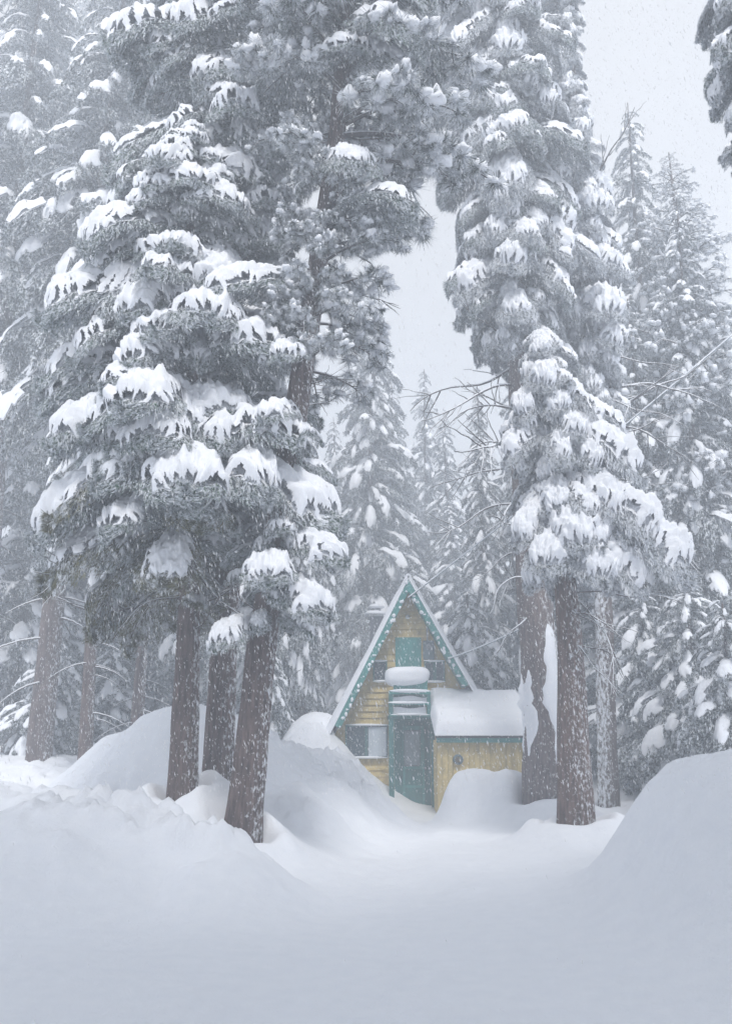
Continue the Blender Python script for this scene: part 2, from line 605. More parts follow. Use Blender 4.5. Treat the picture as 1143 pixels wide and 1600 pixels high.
        prof = np.clip((Mk - 0.22) / 0.7, 0.0, 1)
        t = t0 * (0.10 * pos + 0.95 * prof ** 0.6) * (0.30 + 0.70 * n1 + 0.50 * n2 + 0.12 * n3)
        th = np.interp(ss, b.s, b.th)
        n_ = np.stack([-np.sin(th), 0 * th, np.cos(th)], -1)
        n_[..., 1] += 0.55 * vv * np.abs(vv)
        d = n_ * 0.75 + UP * 0.45
        d /= np.linalg.norm(d, axis=-1)[..., None]
        top = base + d * t[..., None]
        bot = base - UP * 0.010
        cell = (pos[:-1, :-1].astype(int) + pos[1:, :-1] + pos[:-1, 1:] + pos[1:, 1:]) >= 1
        idx = np.arange(gs * gv).reshape(gs, gv)
        a = idx[:-1, :-1][cell]; bb = idx[1:, :-1][cell]; c_ = idx[1:, 1:][cell]; dd = idx[:-1, 1:][cell]
        if len(a) == 0:
            a = idx[:1, 0]; bb = idx[1:2, 0]; c_ = idx[1:2, 1]; dd = idx[:1, 1]
        F = np.stack([a, bb, c_, dd], -1)
        used, inv = np.unique(F, return_inverse=True)
        inv = inv.reshape(F.shape)
        Vt = top.reshape(-1, 3)[used]; Vb = bot.reshape(-1, 3)[used]
        m = len(used)
        b.snow.add(np.concatenate([Vt, Vb]), np.concatenate([inv, inv[:, ::-1] + m]), 0, True)


def tuft_bough(rng, nt_=9, nbl=110, seg=9, ring=6):
    """pine limb: bare stem with tufts of needles, each under its own cap of snow"""
    fo, sn = MB(), MB()
    s, x, z, th = spine_curve(R(14), R(rng.uniform(-35, -12)), 20)
    y = 0.10 * np.sin(s * rng.uniform(2, 5) + rng.random() * 6) * s
    P = np.stack([x, y, z], -1)
    V, F = tube(P, np.interp(s, [0, 1], [0.022, 0.006]), 6)
    fo.add(V, F, 0, True)
    for k in range(nt_):
        sk = 0.32 + 0.68 * (k + rng.random() * 0.6) / nt_
        c0 = np.array([np.interp(sk, s, x), np.interp(sk, s, y), np.interp(sk, s, z)])
        sg = rng.choice([-1, 1]); rr = rng.uniform(0.02, 0.26) * (1.25 - 0.6 * sk)
        c = c0 + np.array([rng.uniform(0.0, 0.12), sg * rr, rng.uniform(-0.10, 0.04)])
        V, F = tube(np.linspace(c0, c, 4), [0.008, 0.007, 0.006, 0.004], 3)
        fo.add(V, F, 0, True)
        rad = rng.uniform(0.045, 0.095)
        D = rng.normal(0, 1, (nbl, 3)); D[:, 2] = D[:, 2] * 0.8 - 0.6
        D /= np.linalg.norm(D, axis=1)[:, None]
        L = rad * rng.uniform(0.9, 2.1, nbl)
        side = np.cross(D, rng.normal(0, 1, (nbl, 3))); side /= np.linalg.norm(side, axis=1)[:, None]
        w = 0.009
        B = c + D * 0.01
        V = np.stack([B - side * w * 0.5, B + side * w * 0.5, B + D * L[:, None]], 1).reshape(-1, 3)
        fo.add(V, np.arange(3 * nbl).reshape(-1, 3), 1)
        for h in range(2 if rng.random() < 0.75 else 1):
            V, F = blob(rng, c + np.array([rng.uniform(-0.6, 0.6) * rad, rng.uniform(-0.6, 0.6) * rad, rad * rng.uniform(-0.35, 0.3)]), (rad * rng.uniform(0.4, 0.95), rad * rng.uniform(0.35, 0.7), rad * rng.uniform(0.4, 0.95)), seg, ring, 0.6, 0.45)
            sn.add(V, F, 0, True)
    return fo, sn


LIB = {}


LOOSE = set()


def pieces(mb):
    lab = np.arange(mb.n)
    F = np.concatenate(mb.F)
    while True:
        m = lab[F].min(1)
        new = lab.copy()
        np.minimum.at(new, F.ravel(), np.repeat(m, F.shape[1]))
        new = new[new]
        if (new == lab).all(): return len(np.unique(lab))
        lab = new


def make_lib(kind, n, needle, fn):
    out = []
    for k in range(n):
        rng = np.random.default_rng(hash_seed(kind, k))
        r = fn(rng, k)
        fo, sn = (r.foliage, r.snow) if isinstance(r, Bough) else r
        sm_ = sn.mesh(kind + '_snow', [M_LOAD])
        if pieces(sn) > 2: LOOSE.add(sm_.name)
        out.append((fo.mesh(kind + '_bough', [M_TWIG, needle]), sm_, fo, sn))
    LIB[kind] = out


def hash_seed(kind, k):
    return sum(ord(c) * (i + 3) for i, c in enumerate(kind)) * 31 + k


BL = (0.052, 0.0085)
make_lib('fir', 7, M_FIR, lambda r, k: Bough(r, R(10), R(r.uniform(-66, -48)), r.uniform(0.36, 0.48), 0.55, 0.10, r.uniform(0.66, 0.92), 4600, 84, 72, BL, lump=8, hang=0.75))
make_lib('firthin', 7, M_FIR, lambda r, k: Bough(r, R(4), R(r.uniform(-80, -55)), r.uniform(0.30, 0.42), 0.6, 0.055, r.uniform(0.28, 0.52), 5000, 76, 64, BL, lump=10, hang=1.1))
make_lib('cedar', 7, M_CEDAR, lambda r, k: Bough(r, R(-8), R(r.uniform(-95, -70)), r.uniform(0.26, 0.38), 0.6, 0.065, r.uniform(0.26, 0.50), 4600, 84, 64, BL, lump=13, hang=1.2))
make_lib('cedarheavy', 7, M_CEDAR, lambda r, k: Bough(r, R(-4), R(r.uniform(-85, -65)), r.uniform(0.28, 0.40), 0.6, 0.12, r.uniform(0.50, 0.72), 4200, 88, 70, BL, lump=11, hang=0.9))
make_lib('olive', 5, M_OLIVE, lambda r, k: Bough(r, R(2), R(r.uniform(-60, -40)), r.uniform(0.30, 0.42), 0.5, 0.05, r.uniform(0.25, 0.5), 3600, 70, 60, BL, lump=13, hang=1.0))
make_lib('pine', 6, M_PINE, lambda r, k: tuft_bough(r, 14, 130, 11, 8))


def dead_mesh(rng, k):
    m = MB()
    s = np.linspace(0, 1, 14)
    th = R(rng.uniform(-15, 15)) + R(rng.uniform(-45, 20)) * s
    P = np.stack([np.cumsum(np.cos(th)) / 14, 0.07 * np.sin(s * rng.uniform(2, 6) + k), np.cumsum(np.sin(th)) / 14], -1)
    P -= P[0]
    P[:, 2] += 0.015 * np.sin(s * 13 + k)
    V, F = tube(P, np.interp(s, [0, 1], [0.013, 0.003]), 6)
    m.add(V, F, 0, True)
    for j in range(7):
        i = rng.integers(3, 12)
        a = rng.choice([-1, 1]) * R(rng.uniform(25, 65)); L = rng.uniform(0.12, 0.4)
        q = np.linspace(0, 1, 7)
        t = P[min(i + 1, 13)] - P[i]; t /= np.linalg.norm(t)
        d = np.array([t[0] * math.cos(a), math.sin(a), t[2] * 1.0])
        Q = P[i] + d * (L * q)[:, None] + np.array([0, 0, rng.uniform(-0.25, 0.12)]) * (L * q ** 2)[:, None] + rng.normal(0, 0.006, (7, 3)) * q[:, None]
        V, F = tube(Q, np.interp(q, [0, 1], [0.006, 0.002]), 4)
        m.add(V, F, 0, True)
    return m.mesh('dead_branch', [M_TWIG])


DEAD = [dead_mesh(np.random.default_rng(900 + k), k) for k in range(6)]


# ------------------------------------------------------------------ hero trees
def trunk_mesh(path, r0, r1, mat, parent, seed=0, sides=36, step=0.16, flare=0.35):
    path = np.array(path, float)
    zz = np.arange(path[0, 2], path[-1, 2], step)
    P = np.stack([np.interp(zz, path[:, 2], path[:, 0]), np.interp(zz, path[:, 2], path[:, 1]), zz], -1)
    f = (zz - zz[0]) / (zz[-1] - zz[0])
    rad = r0 + (r1 - r0) * f + r0 * flare * np.exp(-(zz - zz[0]) / 0.6)
    V, F = tube(P - path[0], rad, sides, True, 0.10, seed)
    m = MB(); m.add(V, F, 0, True)
    return m.obj('trunk', mat, parent)


def tree_path(pts, Y, dip=0.5):
    """trunk line through photo pixels on the plane y = Y"""
    P = [at(px, py, Y) for px, py in pts]
    b = P[0].copy()
    d = (P[1] - P[0]).normalized()
    P[0] = b - d * dip
    return [tuple(p) for p in P]


def axis_at(path, z):
    p = np.array(path)
    return float(np.interp(z, p[:, 2], p[:, 0])), float(np.interp(z, p[:, 2], p[:, 1]))


def put_bough(root, lib, base, az, L, wy=1.0, tilt=0.0, roll=0.0, zs=1.0, rng=random, snow=True):
    fo, sn, _, _ = rng.choice(LIB[lib])
    M = Matrix.Translation(base) @ Matrix.Rotation(az, 4, 'Z') @ Matrix.Rotation(tilt, 4, 'Y') @ Matrix.Rotation(roll, 4, 'X') @ Matrix.Diagonal((L, L * wy, L * zs, 1))
    o = link('bough', fo, root, M)
    if snow:
        c = link('snow_load', sn, o)
        if sn.name in LOOSE:
            c['kind'] = 'stuff'
    return o


def crown(root, path, Y, prof, dz, per, libs, rng, reach=0.80, drop=0.42, tiltr=(-14, 18), skip=0.0, wy=(0.85, 1.15), rjit=(0.75, 1.05), depth=0.9, lmin=0.5):
    """whorls of boughs filling the silhouette prof = [(py, px_left, px_right)] at the trunk's distance"""
    o = Vector(path[0])
    pz = [(at((a + b) / 2, py, Y).z, at(a, py, Y).x, at(b, py, Y).x) for py, a, b in prof]
    pz.sort()
    zs_ = [p[0] for p in pz]
    z = zs_[0]; k = 0
    while z < zs_[-1]:
        xl = np.interp(z, zs_, [p[1] for p in pz]); xr = np.interp(z, zs_, [p[2] for p in pz])
        ph = rng.random() * 6.28
        for j in range(per):
            if rng.random() < skip: continue
            az = ph + 6.283 * j / per + rng.uniform(-0.3, 0.3)
            cx, cy_ = axis_at(path, z)
            rl, rr = max(cx - xl, 0.25), max(xr - cx, 0.25)
            c = math.cos(az); s = math.sin(az)
            rx = rr if c > 0 else rl
            ry = 0.5 * (rl + rr) * depth
            rad = 1.0 / math.sqrt((c / rx) ** 2 + (s / ry) ** 2) * rng.uniform(*rjit)
            L = max(rad / reach, lmin)
            zr = z + drop * L + rng.uniform(-0.95, 0.95) * dz
            cx, cy_ = axis_at(path, zr)
            put_bough(root, rng.choice(libs), Vector((cx, cy_, zr)) - o, az, L, rng.uniform(*wy), R(rng.uniform(*tiltr)), R(rng.uniform(-12, 12)), rng.uniform(0.9, 1.15), rng)
            k += 1
        z += dz * rng.uniform(0.85, 1.15)
    return k


def pads(root, path, Y, lst, lib, rng, R0=2.0, reach=0.80, drop=0.40):
    """the boughs one can point at in the photo: (px, py, width px) of each snow pad's middle"""
    o = Vector(path[0])
    for px, py, w in lst:
        P = at(px, py, Y)
        cx, cy_ = axis_at(path, P.z)
        dx = P.x - cx
        wm = w / F_PX * Y
        dy = -max(0.35, 0.75 * wm, abs(dx) * 0.35)
        P = at(px, py, Y + dy)
        dx = P.x - cx
        rad = math.hypot(dx, dy) * 1.25
        L = max(rad / reach, 0.45)
        zr = P.z + drop * L * 0.72
        cx, cy_ = axis_at(path, zr)
        put_bough(root, lib, Vector((cx, cy_, zr)) - o, math.atan2(dy, dx), L, min(1.8, max(0.7, wm / (0.72 * L))), R(rng.uniform(-4, 6)), R(rng.uniform(-8, 8)), 1.0, rng)


def dead(root, path, Y, lst, rng):
    """bare limbs: (px, py, tip px, tip py, depth change)"""
    o = Vector(path[0])
    for px, py, qx, qy, dy in lst:
        A = at(px, py, Y)
        cx, cy_ = axis_at(path, A.z)
        A = Vector((cx, cy_, A.z))
        B = at(qx, qy, Y + dy)
        d = B - A
        q = Vector((1, 0, -0.12)).rotation_difference(d)
        M = Matrix.Translation(A - o) @ q.to_matrix().to_4x4() @ Matrix.Rotation(rng.uniform(-0.5, 0.5), 4, 'X') @ Matrix.Diagonal((d.length, d.length, d.length, 1))
        link('dead_branch', rng.choice(DEAD), root, M)


rg = random.Random(11)

# --- left group: three trunks
YA = 13.0
pA = tree_path([(284, 1266), (296, 960), (300, 600), (296, 200)], YA)
tA = thing('fir_tree', 'snow laden fir with broad layered pads, on leftmost of three near trunks', 'tree', pA[0])
trunk_mesh(pA, 0.215, 0.03, M_BARK, tA, 1)
crown(tA, pA, YA, [(900, 150, 430), (840, 75, 470), (760, 95, 480), (640, 105, 430), (520, 115, 410), (400, 130, 390), (320, 160, 380), (260, 215, 350), (215, 262, 325), (195, 285, 305)], 0.42, 8, ['fir', 'fir', 'firthin'], rg, rjit=(0.6, 1.0))
pads(tA, pA, YA, [(300, 206, 55), (272, 243, 95), (322, 252, 70), (290, 288, 120), (235, 325, 100), (345, 322, 100), (178, 376, 120), (268, 396, 115), (238, 412, 80), (285, 470, 100), (135, 500, 90), (250, 545, 150), (330, 530, 170), (385, 575, 120), (210, 655, 190), (145, 690, 110), (345, 690, 140), (415, 720, 110), (290, 770, 200), (190, 765, 140), (390, 785, 150), (125, 815, 100), (450, 830, 110)], 'fir', rg)
crown(tA, pA, YA, [(950, 110, 330), (900, 60, 380), (850, 50, 420)], 0.34, 7, ['olive'], rg, skip=0.4)
dead(tA, pA, YA, [(290, 930, 170, 990, -0.6), (292, 960, 400, 930, -1.0), (292, 900, 120, 960, -0.4), (292, 880, 380, 990, -1.2), (292, 990, 380, 960, -0.9), (292, 860, 60, 890, 0.4), (292, 910, 30, 930, 0.6)], rg)

YB = 14.0
pB = tree_path([(338, 1252), (350, 1000), (372, 600), (392, 200), (405, -260)], YB)
tB = thing('fir_tree', 'tall dark fir rising out of frame, on the middle of three near trunks', 'tree', pB[0])
trunk_mesh(pB, 0.23, 0.05, M_BARK, tB, 2)
crown(tB, pB, YB, [(560, 260, 510), (420, 210, 480), (340, 165, 465), (250, 180, 465), (120, 200, 480), (20, 215, 480), (-100, 240, 500), (-260, 380, 430)], 0.40, 8, ['firthin', 'firthin', 'fir'], rg, rjit=(0.6, 1.0))
pads(tB, pB, YB, [(400, 325, 110), (345, 165, 110), (275, 95, 90), (235, 100, 60), (420, 45, 120), (300, 60, 60), (395, 170, 90), (440, 330, 60)], 'fir', rg)
crown(tB, pB, YB, [(800, 330, 480), (700, 320, 500), (600, 300, 500)], 0.5, 6, ['firthin'], rg, rjit=(0.6, 1.0))

YC = 12.4
pC = tree_path([(379, 1296), (410, 1000), (456, 690), (500, 390), (528, 200), (556, -200)], YC)
tC = thing('pine_tree', 'tall pine leaning right with clumped snowy tufts, on rightmost of the three near trunks', 'tree', pC[0])
trunk_mesh(pC, 0.225, 0.09, M_BARK, tC, 3)
crown(tC, pC, YC, [(560, 440, 640), (480, 410, 650), (400, 430, 620), (300, 450, 610)], 0.34, 6, ['pine'], rg, reach=0.95, drop=0.06, lmin=0.8)
crown(tC, pC, YC, [(370, 430, 660), (330, 430, 700), (260, 430, 740), (150, 400, 750), (40, 380, 750), (-80, 400, 740)], 0.36, 6, ['pine', 'pine', 'pine', 'firthin'], rg, reach=0.88, drop=0.15, lmin=0.8, skip=0.3)
pads(tC, pC, YC, [(535, 85, 110), (470, 30, 90), (590, 100, 80)], 'fir', rg)
crown(tC, pC, YC, [(1000, 350, 520), (920, 340, 530), (840, 370, 520), (760, 400, 510), (640, 400, 500)], 0.42, 6, ['firthin', 'fir'], rg, rjit=(0.65, 1.0))
pads(tC, pC, YC, [(345, 1010, 80), (415, 905, 120), (475, 960, 100), (495, 880, 80), (420, 660, 100), (440, 560, 90), (370, 480, 70)], 'fir', rg)
dead(tC, pC, YC, [(500, 440, 640, 470, 0.3), (480, 530, 600, 520, -0.2), (470, 600, 580, 603, 0.0), (505, 350, 660, 420, 0.4), (515, 300, 640, 330, -0.3), (520, 250, 660, 300, 0.5), (525, 210, 690, 250, 0.3), (528, 170, 700, 190, -0.4), (530, 120, 690, 110, 0.4), (522, 240, 700, 330, 0.8), (470, 640, 590, 640, 0.6), (410, 960, 330, 920, -0.7)], rg)

# --- right group
YD = 19.0
pD = tree_path([(850, 1262), (846, 1080), (832, 900), (808, 500), (790, 100), (778, -250)], YD)
tD = thing('cedar_tree', 'tall drooping cedar over the cabin annex, trunk with a smooth white snow patch', 'tree', pD[0])
trunk_mesh(pD, 0.43, 0.08, M_BARK_D, tD, 4, flare=0.12)
crown(tD, pD, YD, [(560, 720, 900), (480, 690, 930), (400, 685, 940), (300, 670, 930), (200, 660, 910), (100, 650, 880), (0, 640, 870), (-150, 660, 860), (-250, 740, 810)], 0.42, 8, ['cedar', 'cedar', 'firthin'], rg, rjit=(0.55, 1.0))
pads(tD, pD, YD, [(810, 400, 120), (780, 285, 90), (760, 210, 80), (800, 60, 100), (835, 110, 90), (850, 150, 80), (720, 100, 80), (740, 440, 80)], 'cedarheavy', rg)
dead(tD, pD, YD, [(806, 560, 630, 600, -1), (806, 600, 640, 630, -1.5), (812, 640, 655, 690, -1), (812, 680, 600, 735, -2), (815, 700, 690, 745, -1.5), (818, 760, 700, 810, -1), (818, 720, 640, 760, 0.5), (820, 830, 740, 800, -1), (825, 900, 745, 975, -1.5), (828, 960, 770, 1040, -1), (815, 640, 700, 600, -1), (806, 540, 700, 520, -1), (818, 790, 655, 840, 1), (822, 860, 720, 905, 0.8)], rg)

YF = 20.5
pF = tree_path([(950, 1262), (944, 1000), (925, 600), (897, 200), (880, -150)], YF)
tF = thing('cedar_tree', 'tall cedar with hanging boughs against the open sky, on thin white sided trunk', 'tree', pF[0])
trunk_mesh(pF, 0.23, 0.06, M_BARK_F, tF, 6, flare=0.1)
crown(tF, pF, YF, [(700, 880, 1000), (600, 850, 990), (500, 840, 985), (400, 820, 985), (300, 810, 960), (200, 800, 930), (120, 800, 900), (40, 800, 880), (-80, 830, 900), (-150, 860, 900)], 0.42, 8, ['cedar', 'cedar', 'cedarheavy'], rg, rjit=(0.6, 1.0))
pads(tF, pF, YF, [(880, 260, 100), (930, 310, 90), (950, 470, 110), (960, 520, 90), (900, 480, 80), (870, 200, 80), (850, 90, 80), (960, 400, 80), (910, 380, 80)], 'cedarheavy', rg)
dead(tF, pF, YF, [(905, 300, 1040, 205, -1.5), (935, 620, 1060, 640, -2), (930, 690, 1090, 690, -1), (935, 660, 1100, 720, 0.5), (935, 740, 1070, 770, -1), (940, 800, 1090, 760, 0), (925, 560, 1080, 560, -1), (938, 760, 1120, 800, 0.8), (930, 640, 1130, 650, 1.2), (930, 600, 1140, 590, 1)], rg)

YE = 15.2
pE = tree_path([(899, 1298), (890, 1000), (868, 750), (848, 525)], YE)
tE = thing('cedar_tree', 'short cone shaped cedar with thick lumpy snow right of the cabin, on stout speckled trunk', 'tree', pE[0])
trunk_mesh(pE, 0.32, 0.04, M_BARK_E, tE, 5, flare=0.1)
crown(tE, pE, YE, [(900, 830, 1010), (870, 800, 1060), (800, 805, 1030), (740, 800, 990), (680, 780, 985), (620, 790, 940), (570, 810, 900), (530, 835, 862)], 0.33, 8, ['cedarheavy', 'cedar'], rg, rjit=(0.6, 1.0))
pads(tE, pE, YE, [(848, 535, 60), (855, 580, 90), (815, 625, 70), (875, 620, 80), (900, 660, 80), (830, 660, 60), (805, 690, 70), (865, 770, 90), (925, 700, 80), (825, 815, 80), (900, 815, 120), (955, 770, 90), (870, 860, 110), (1000, 800, 90), (940, 865, 110), (1030, 850, 80), (985, 870, 80), (835, 880, 70), (975, 700, 70)], 'cedarheavy', rg)
dead(tE, pE, YE, [(893, 930, 1040, 1000, -1), (893, 950, 1000, 1010, -1.4), (893, 990, 960, 1090, -0.8), (893, 920, 1090, 940, -0.4), (893, 905, 1060, 905, -1), (893, 1000, 985, 1050, 0.5), (893, 940, 930, 1040, -1)], rg)

# snow plastered on the left right trunk: thick wind packed patches hugging the bark
def patch(root, path, Y, outline, thick, name='snow_patch'):
    m = MB()
    o = Vector(path[0])
    rows = []
    n = 13
    for (py0, a0, b0), (py1, a1, b1) in zip(outline[:-1], outline[1:]):
        for f in np.linspace(0, 1, 6)[:-1]:
            rows.append((py0 + (py1 - py0) * f, a0 + (a1 - a0) * f, b0 + (b1 - b0) * f))
    rows.append(outline[-1])
    V = []
    for i, (py, a, b) in enumerate(rows):
        zc = at((a + b) / 2, py, Y).z
        cx, cy_ = axis_at(path, zc)
        rad = 0.43 - 0.35 * (zc - path[0][2]) / 14.0 + 0.01
        w = 0.12 * (vnoise(py * 0.09, 2.0, 77) - 0.5)
        for j in range(n):
            t = j / (n - 1)
            x = at(a, py, Y).x * (1 - t) + at(b, py, Y).x * t + w
            dx = x - cx
            q = max(-1.0, min(1.0, dx / (rad + 0.001)))
            y = cy_ - math.sqrt(max(0.0, 1 - q * q)) * rad
            e = math.sin(math.pi * t) ** 0.5 * math.sin(math.pi * min(1, max(0, (i + 0.3) / (len(rows) - 0.4)))) ** 0.5
            out = thick * e * (0.6 + 0.9 * vnoise(x * 6, py * 0.05, 78))
            V.append((x - o.x, y - out - o.y, zc - o.z))
    idx = np.arange(len(rows) * n).reshape(len(rows), n)
    F = np.stack([idx[:-1, :-1], idx[1:, :-1], idx[1:, 1:], idx[:-1, 1:]], -1).reshape(-1, 4)
    m.add(V, F, 0, True)
    return m.obj(name, M_LOAD, root)


patch(tD, pD, YD, [(965, 845, 852), (985, 843, 866), (1015, 838, 870), (1050, 842, 874), (1085, 841, 878), (1120, 848, 886), (1150, 854, 890), (1180, 862, 888), (1205, 872, 884)], 0.075)
patch(tD, pD, YD, [(1030, 812, 816), (1060, 810, 824), (1100, 810, 830), (1130, 812, 833), (1160, 816, 828), (1185, 820, 824)], 0.05)

# --- tree just outside the right edge whose boughs reach into the top corner
YI = 12.0
bI = at(1345, 1200, YI)
pI = [(bI.x, YI, gz(bI.x, YI) - 0.4), (bI.x - 0.05, YI, 8.0), (bI.x - 0.1, YI, 17.0)]
tI = thing('cedar_tree', 'dark near cedar whose boughs hang into the top right corner', 'tree', pI[0])
trunk_mesh(pI, 0.28, 0.06, M_BARK, tI, 7)
crown(tI, pI, YI, [(290, 1160, 1300), (240, 1125, 1320), (150, 1108, 1330), (60, 1100, 1335), (-60, 1105, 1330), (-250, 1130, 1250)], 0.34, 9, ['cedar', 'firthin', 'cedarheavy'], rg, rjit=(0.65, 1.05))

# ------------------------------------------------------------------ background trees
BGB = []
for k in range(10):
    r_ = np.random.default_rng(400 + k)
    BGB.append(Bough(r_, R(4), R(r_.uniform(-75, -45)), r_.uniform(0.15, 0.23), 0.5, 0.04, r_.uniform(0.22, 0.42), 230, 22, 10, blade=(0.095, 0.027), tubes=False, lump=13, hang=0.9))
BGT = []
for k in range(5):
    r_ = np.random.default_rng(450 + k)
    BGT.append(tuft_bough(r_, 9, 30, 6, 4))


def merge(bl, M):
    V = np.concatenate(bl.V)
    return V @ M[:3, :3].T + M[:3, 3]


def bg_variant(seed, H, bare, rad, tufted=False, dens=1.0, ndead=14):
    rng = random.Random(seed)
    cr, sn, tr = MB(), MB(), MB()
    zz = np.linspace(0, H, 30)
    lean = rng.uniform(-0.02, 0.02)
    P = np.stack([lean * zz + 0.12 * np.sin(zz * 0.2 + seed), 0.1 * np.cos(zz * 0.23), zz], -1)
    P[:, :2] -= P[0, :2]
    V, F = tube(P, np.interp(zz, [0, H], [0.28, 0.02]), 12, True, 0.08, seed % 5)
    tr.add(V, F, 0, True)
    z = H * bare
    while z < H * 0.99:
        f = (z - H * bare) / (H * (1 - bare))
        r = rad * ((1 - f) ** 0.75) * (0.75 + 0.5 * rng.random()) * min(1, 0.55 + f * 3) + 0.15
        per = max(4, int(10 * dens))
        ph = rng.random() * 6.28
        for j in range(per):
            if rng.random() < 0.12: continue
            L = r / 0.72 * rng.uniform(0.7, 1.1)
            M = Matrix.Translation((float(np.interp(z, zz, P[:, 0])), float(np.interp(z, zz, P[:, 1])), z + 0.35 * L + rng.uniform(-0.2, 0.2))) @ Matrix.Rotation(ph + 6.283 * j / per + rng.uniform(-0.4, 0.4), 4, 'Z') @ Matrix.Rotation(R(rng.uniform(-8, 14)), 4, 'Y') @ Matrix.Diagonal((L, L * rng.uniform(0.8, 1.2), L, 1))
            M = np.array(M)
            if tufted:
                fo, so = rng.choice(BGT)
            else:
                b = rng.choice(BGB); fo, so = b.foliage, b.snow
            for src, dst in ((fo, cr), (so, sn)) if (tufted or rng.random() < 0.7) else ((fo, cr),):
                off = 0
                for V, F, m, s in zip(src.V, src.F, src.M, src.S):
                    dst.add(V @ M[:3, :3].T + M[:3, 3], F - off, m, s)
                    off += len(V)
        z += 0.42 * rng.uniform(0.8, 1.2) * (H / 20) ** 0.5
    for k in range(ndead):
        z = H * rng.uniform(0.08, max(bare, 0.2) + 0.1)
        az = rng.random() * 6.28; L = rng.uniform(0.8, 2.0)
        q = np.linspace(0, 1, 6)
        Q = np.stack([np.cos(az) * L * q, np.sin(az) * L * q, z - 0.35 * L * q ** 2], -1)
        V, F = tube(Q, np.interp(q, [0, 1], [0.03, 0.008]), 4)
        tr.add(V, F, 1, True)
    return (tr.mesh('far_trunk', [M_BARK, M_TWIG]), cr.mesh('far_crown', [M_TWIG, M_FAR]), sn.mesh('far_snow', [M_LOAD]))


VAR = {
    'fir': [bg_variant(1, 20, 0.10, 2.2), bg_variant(2, 20, 0.06, 2.6), bg_variant(3, 20, 0.16, 1.9)],
    'tall': [bg_variant(4, 20, 0.30, 2.0), bg_variant(5, 20, 0.36, 2.2)],
    'pine': [bg_variant(6, 20, 0.30, 2.6, True, 1.0), bg_variant(7, 20, 0.22, 2.3, True, 1.0)],
    'shrub': [bg_variant(8, 6, 0.03, 1.7, False, 1.0, 0), bg_variant(9, 6, 0.03, 1.9, False, 1.0, 0)],
}
NAMES = {'fir': 'fir_tree', 'tall': 'fir_tree', 'pine': 'pine_tree', 'shrub': 'young_fir'}


def bg_tree(kind, px, apex_py, Y, label, group='hazy trees of the forest behind', xy=1.0, lean=0.0, rng=random.Random(5)):
    B = at(px, 1170, Y)
    z = gz(B.x, Y) - 0.3
    A = at(px, apex_py, Y)
    h = A.z - z
    var = rng.choice(VAR[kind])
    H = 6.0 if kind == 'shrub' else 20.0
    s = h / H
    t = thing(NAMES[kind], label, 'tree', (B.x, Y, z), group)
    t.rotation_euler = (0, lean, rng.random() * 6.28)
    if lean:
        t.rotation_euler = (0, lean, 0)
    sx = s * xy if kind == 'shrub' else (0.55 + 0.45 * s) * xy
    t.scale = (sx, sx, s)
    link('trunk', var[0], t)
    c = link('crown', var[1], t)
    link('snow_load', var[2], c)
    return t


T = bg_tree
# left
# left
T('tall', -40, -140, 26, 'hazy tall fir at the very left edge of the photo')
T('tall', 62, -150, 23, 'hazy fir with bare dark trunk leaning right, near left edge', lean=0.03)
T('pine', 20, -100, 34, 'hazy pine behind the leaning trunk near the left edge')
T('fir', 110, -90, 30, 'hazy fir with grey boughs filling the top left')
T('fir', 180, 40, 42, 'faint far fir whose top fades in the upper left gap', xy=0.7)
T('tall', 135, 330, 20, 'thin fir trunk rising from the snow left of the big mound', xy=0.7)
T('tall', 212, 360, 21.5, 'reddish leaning trunk behind the big mound, left of the three near trunks', lean=0.02, xy=0.7)
T('fir', 15, 520, 28, 'hazy fir with low boughs at the left edge')
T('fir', 85, 640, 38, 'far hazy fir between the left background trunks')
T('shrub', 75, 990, 25, 'low snowy young fir at the left edge of the clearing')
T('shrub', 170, 1000, 28, 'low snowy young fir behind the thin left trunk')
T('fir', 235, 600, 33, 'hazy fir seen between the mound and the layered fir')
T('fir', 330, 450, 30, 'hazy fir directly behind the three near trunks')
T('fir', 405, 430, 28, 'hazy fir right behind the pine that leans right', xy=0.7)
T('fir', 472, 480, 27.5, 'snow heavy fir left of the cabin roof, beside the bright gap', xy=0.46)
T('shrub', 425, 1010, 25, 'low snowy young fir left of the cabin roof', xy=0.7)
T('fir', 300, -70, 36, 'hazy tall fir behind the top of the layered fir')
# centre
T('fir', 570, 430, 40, 'pale hazy fir with visible trunk straight behind the cabin roof', xy=1.0)
T('fir', 672, 575, 50, 'faint hazy fir right of the cabin peak', xy=0.95)
T('fir', 632, 600, 47, 'pale fir between the cabin peak and the two faded firs', xy=1.0)
T('fir', 702, 640, 47, 'faded fir with thin top left of the tall cedar', xy=0.9)
T('fir', 515, 650, 46, 'faded fir in the bright gap left of the cabin chimney', xy=0.7)
T('fir', 615, 640, 58, 'very faint fir between the two pale firs behind the cabin', xy=1.0)
T('fir', 530, 830, 52, 'very faint low fir left of the cabin chimney', xy=0.9)
T('fir', 708, 770, 44, 'hazy fir behind the right slope of the cabin roof', xy=0.9)
T('fir', 762, 600, 36, 'hazy fir behind the annex roof, left of the tall cedar', xy=0.7)
T('shrub', 740, 930, 29, 'low snowy fir behind the annex roof')
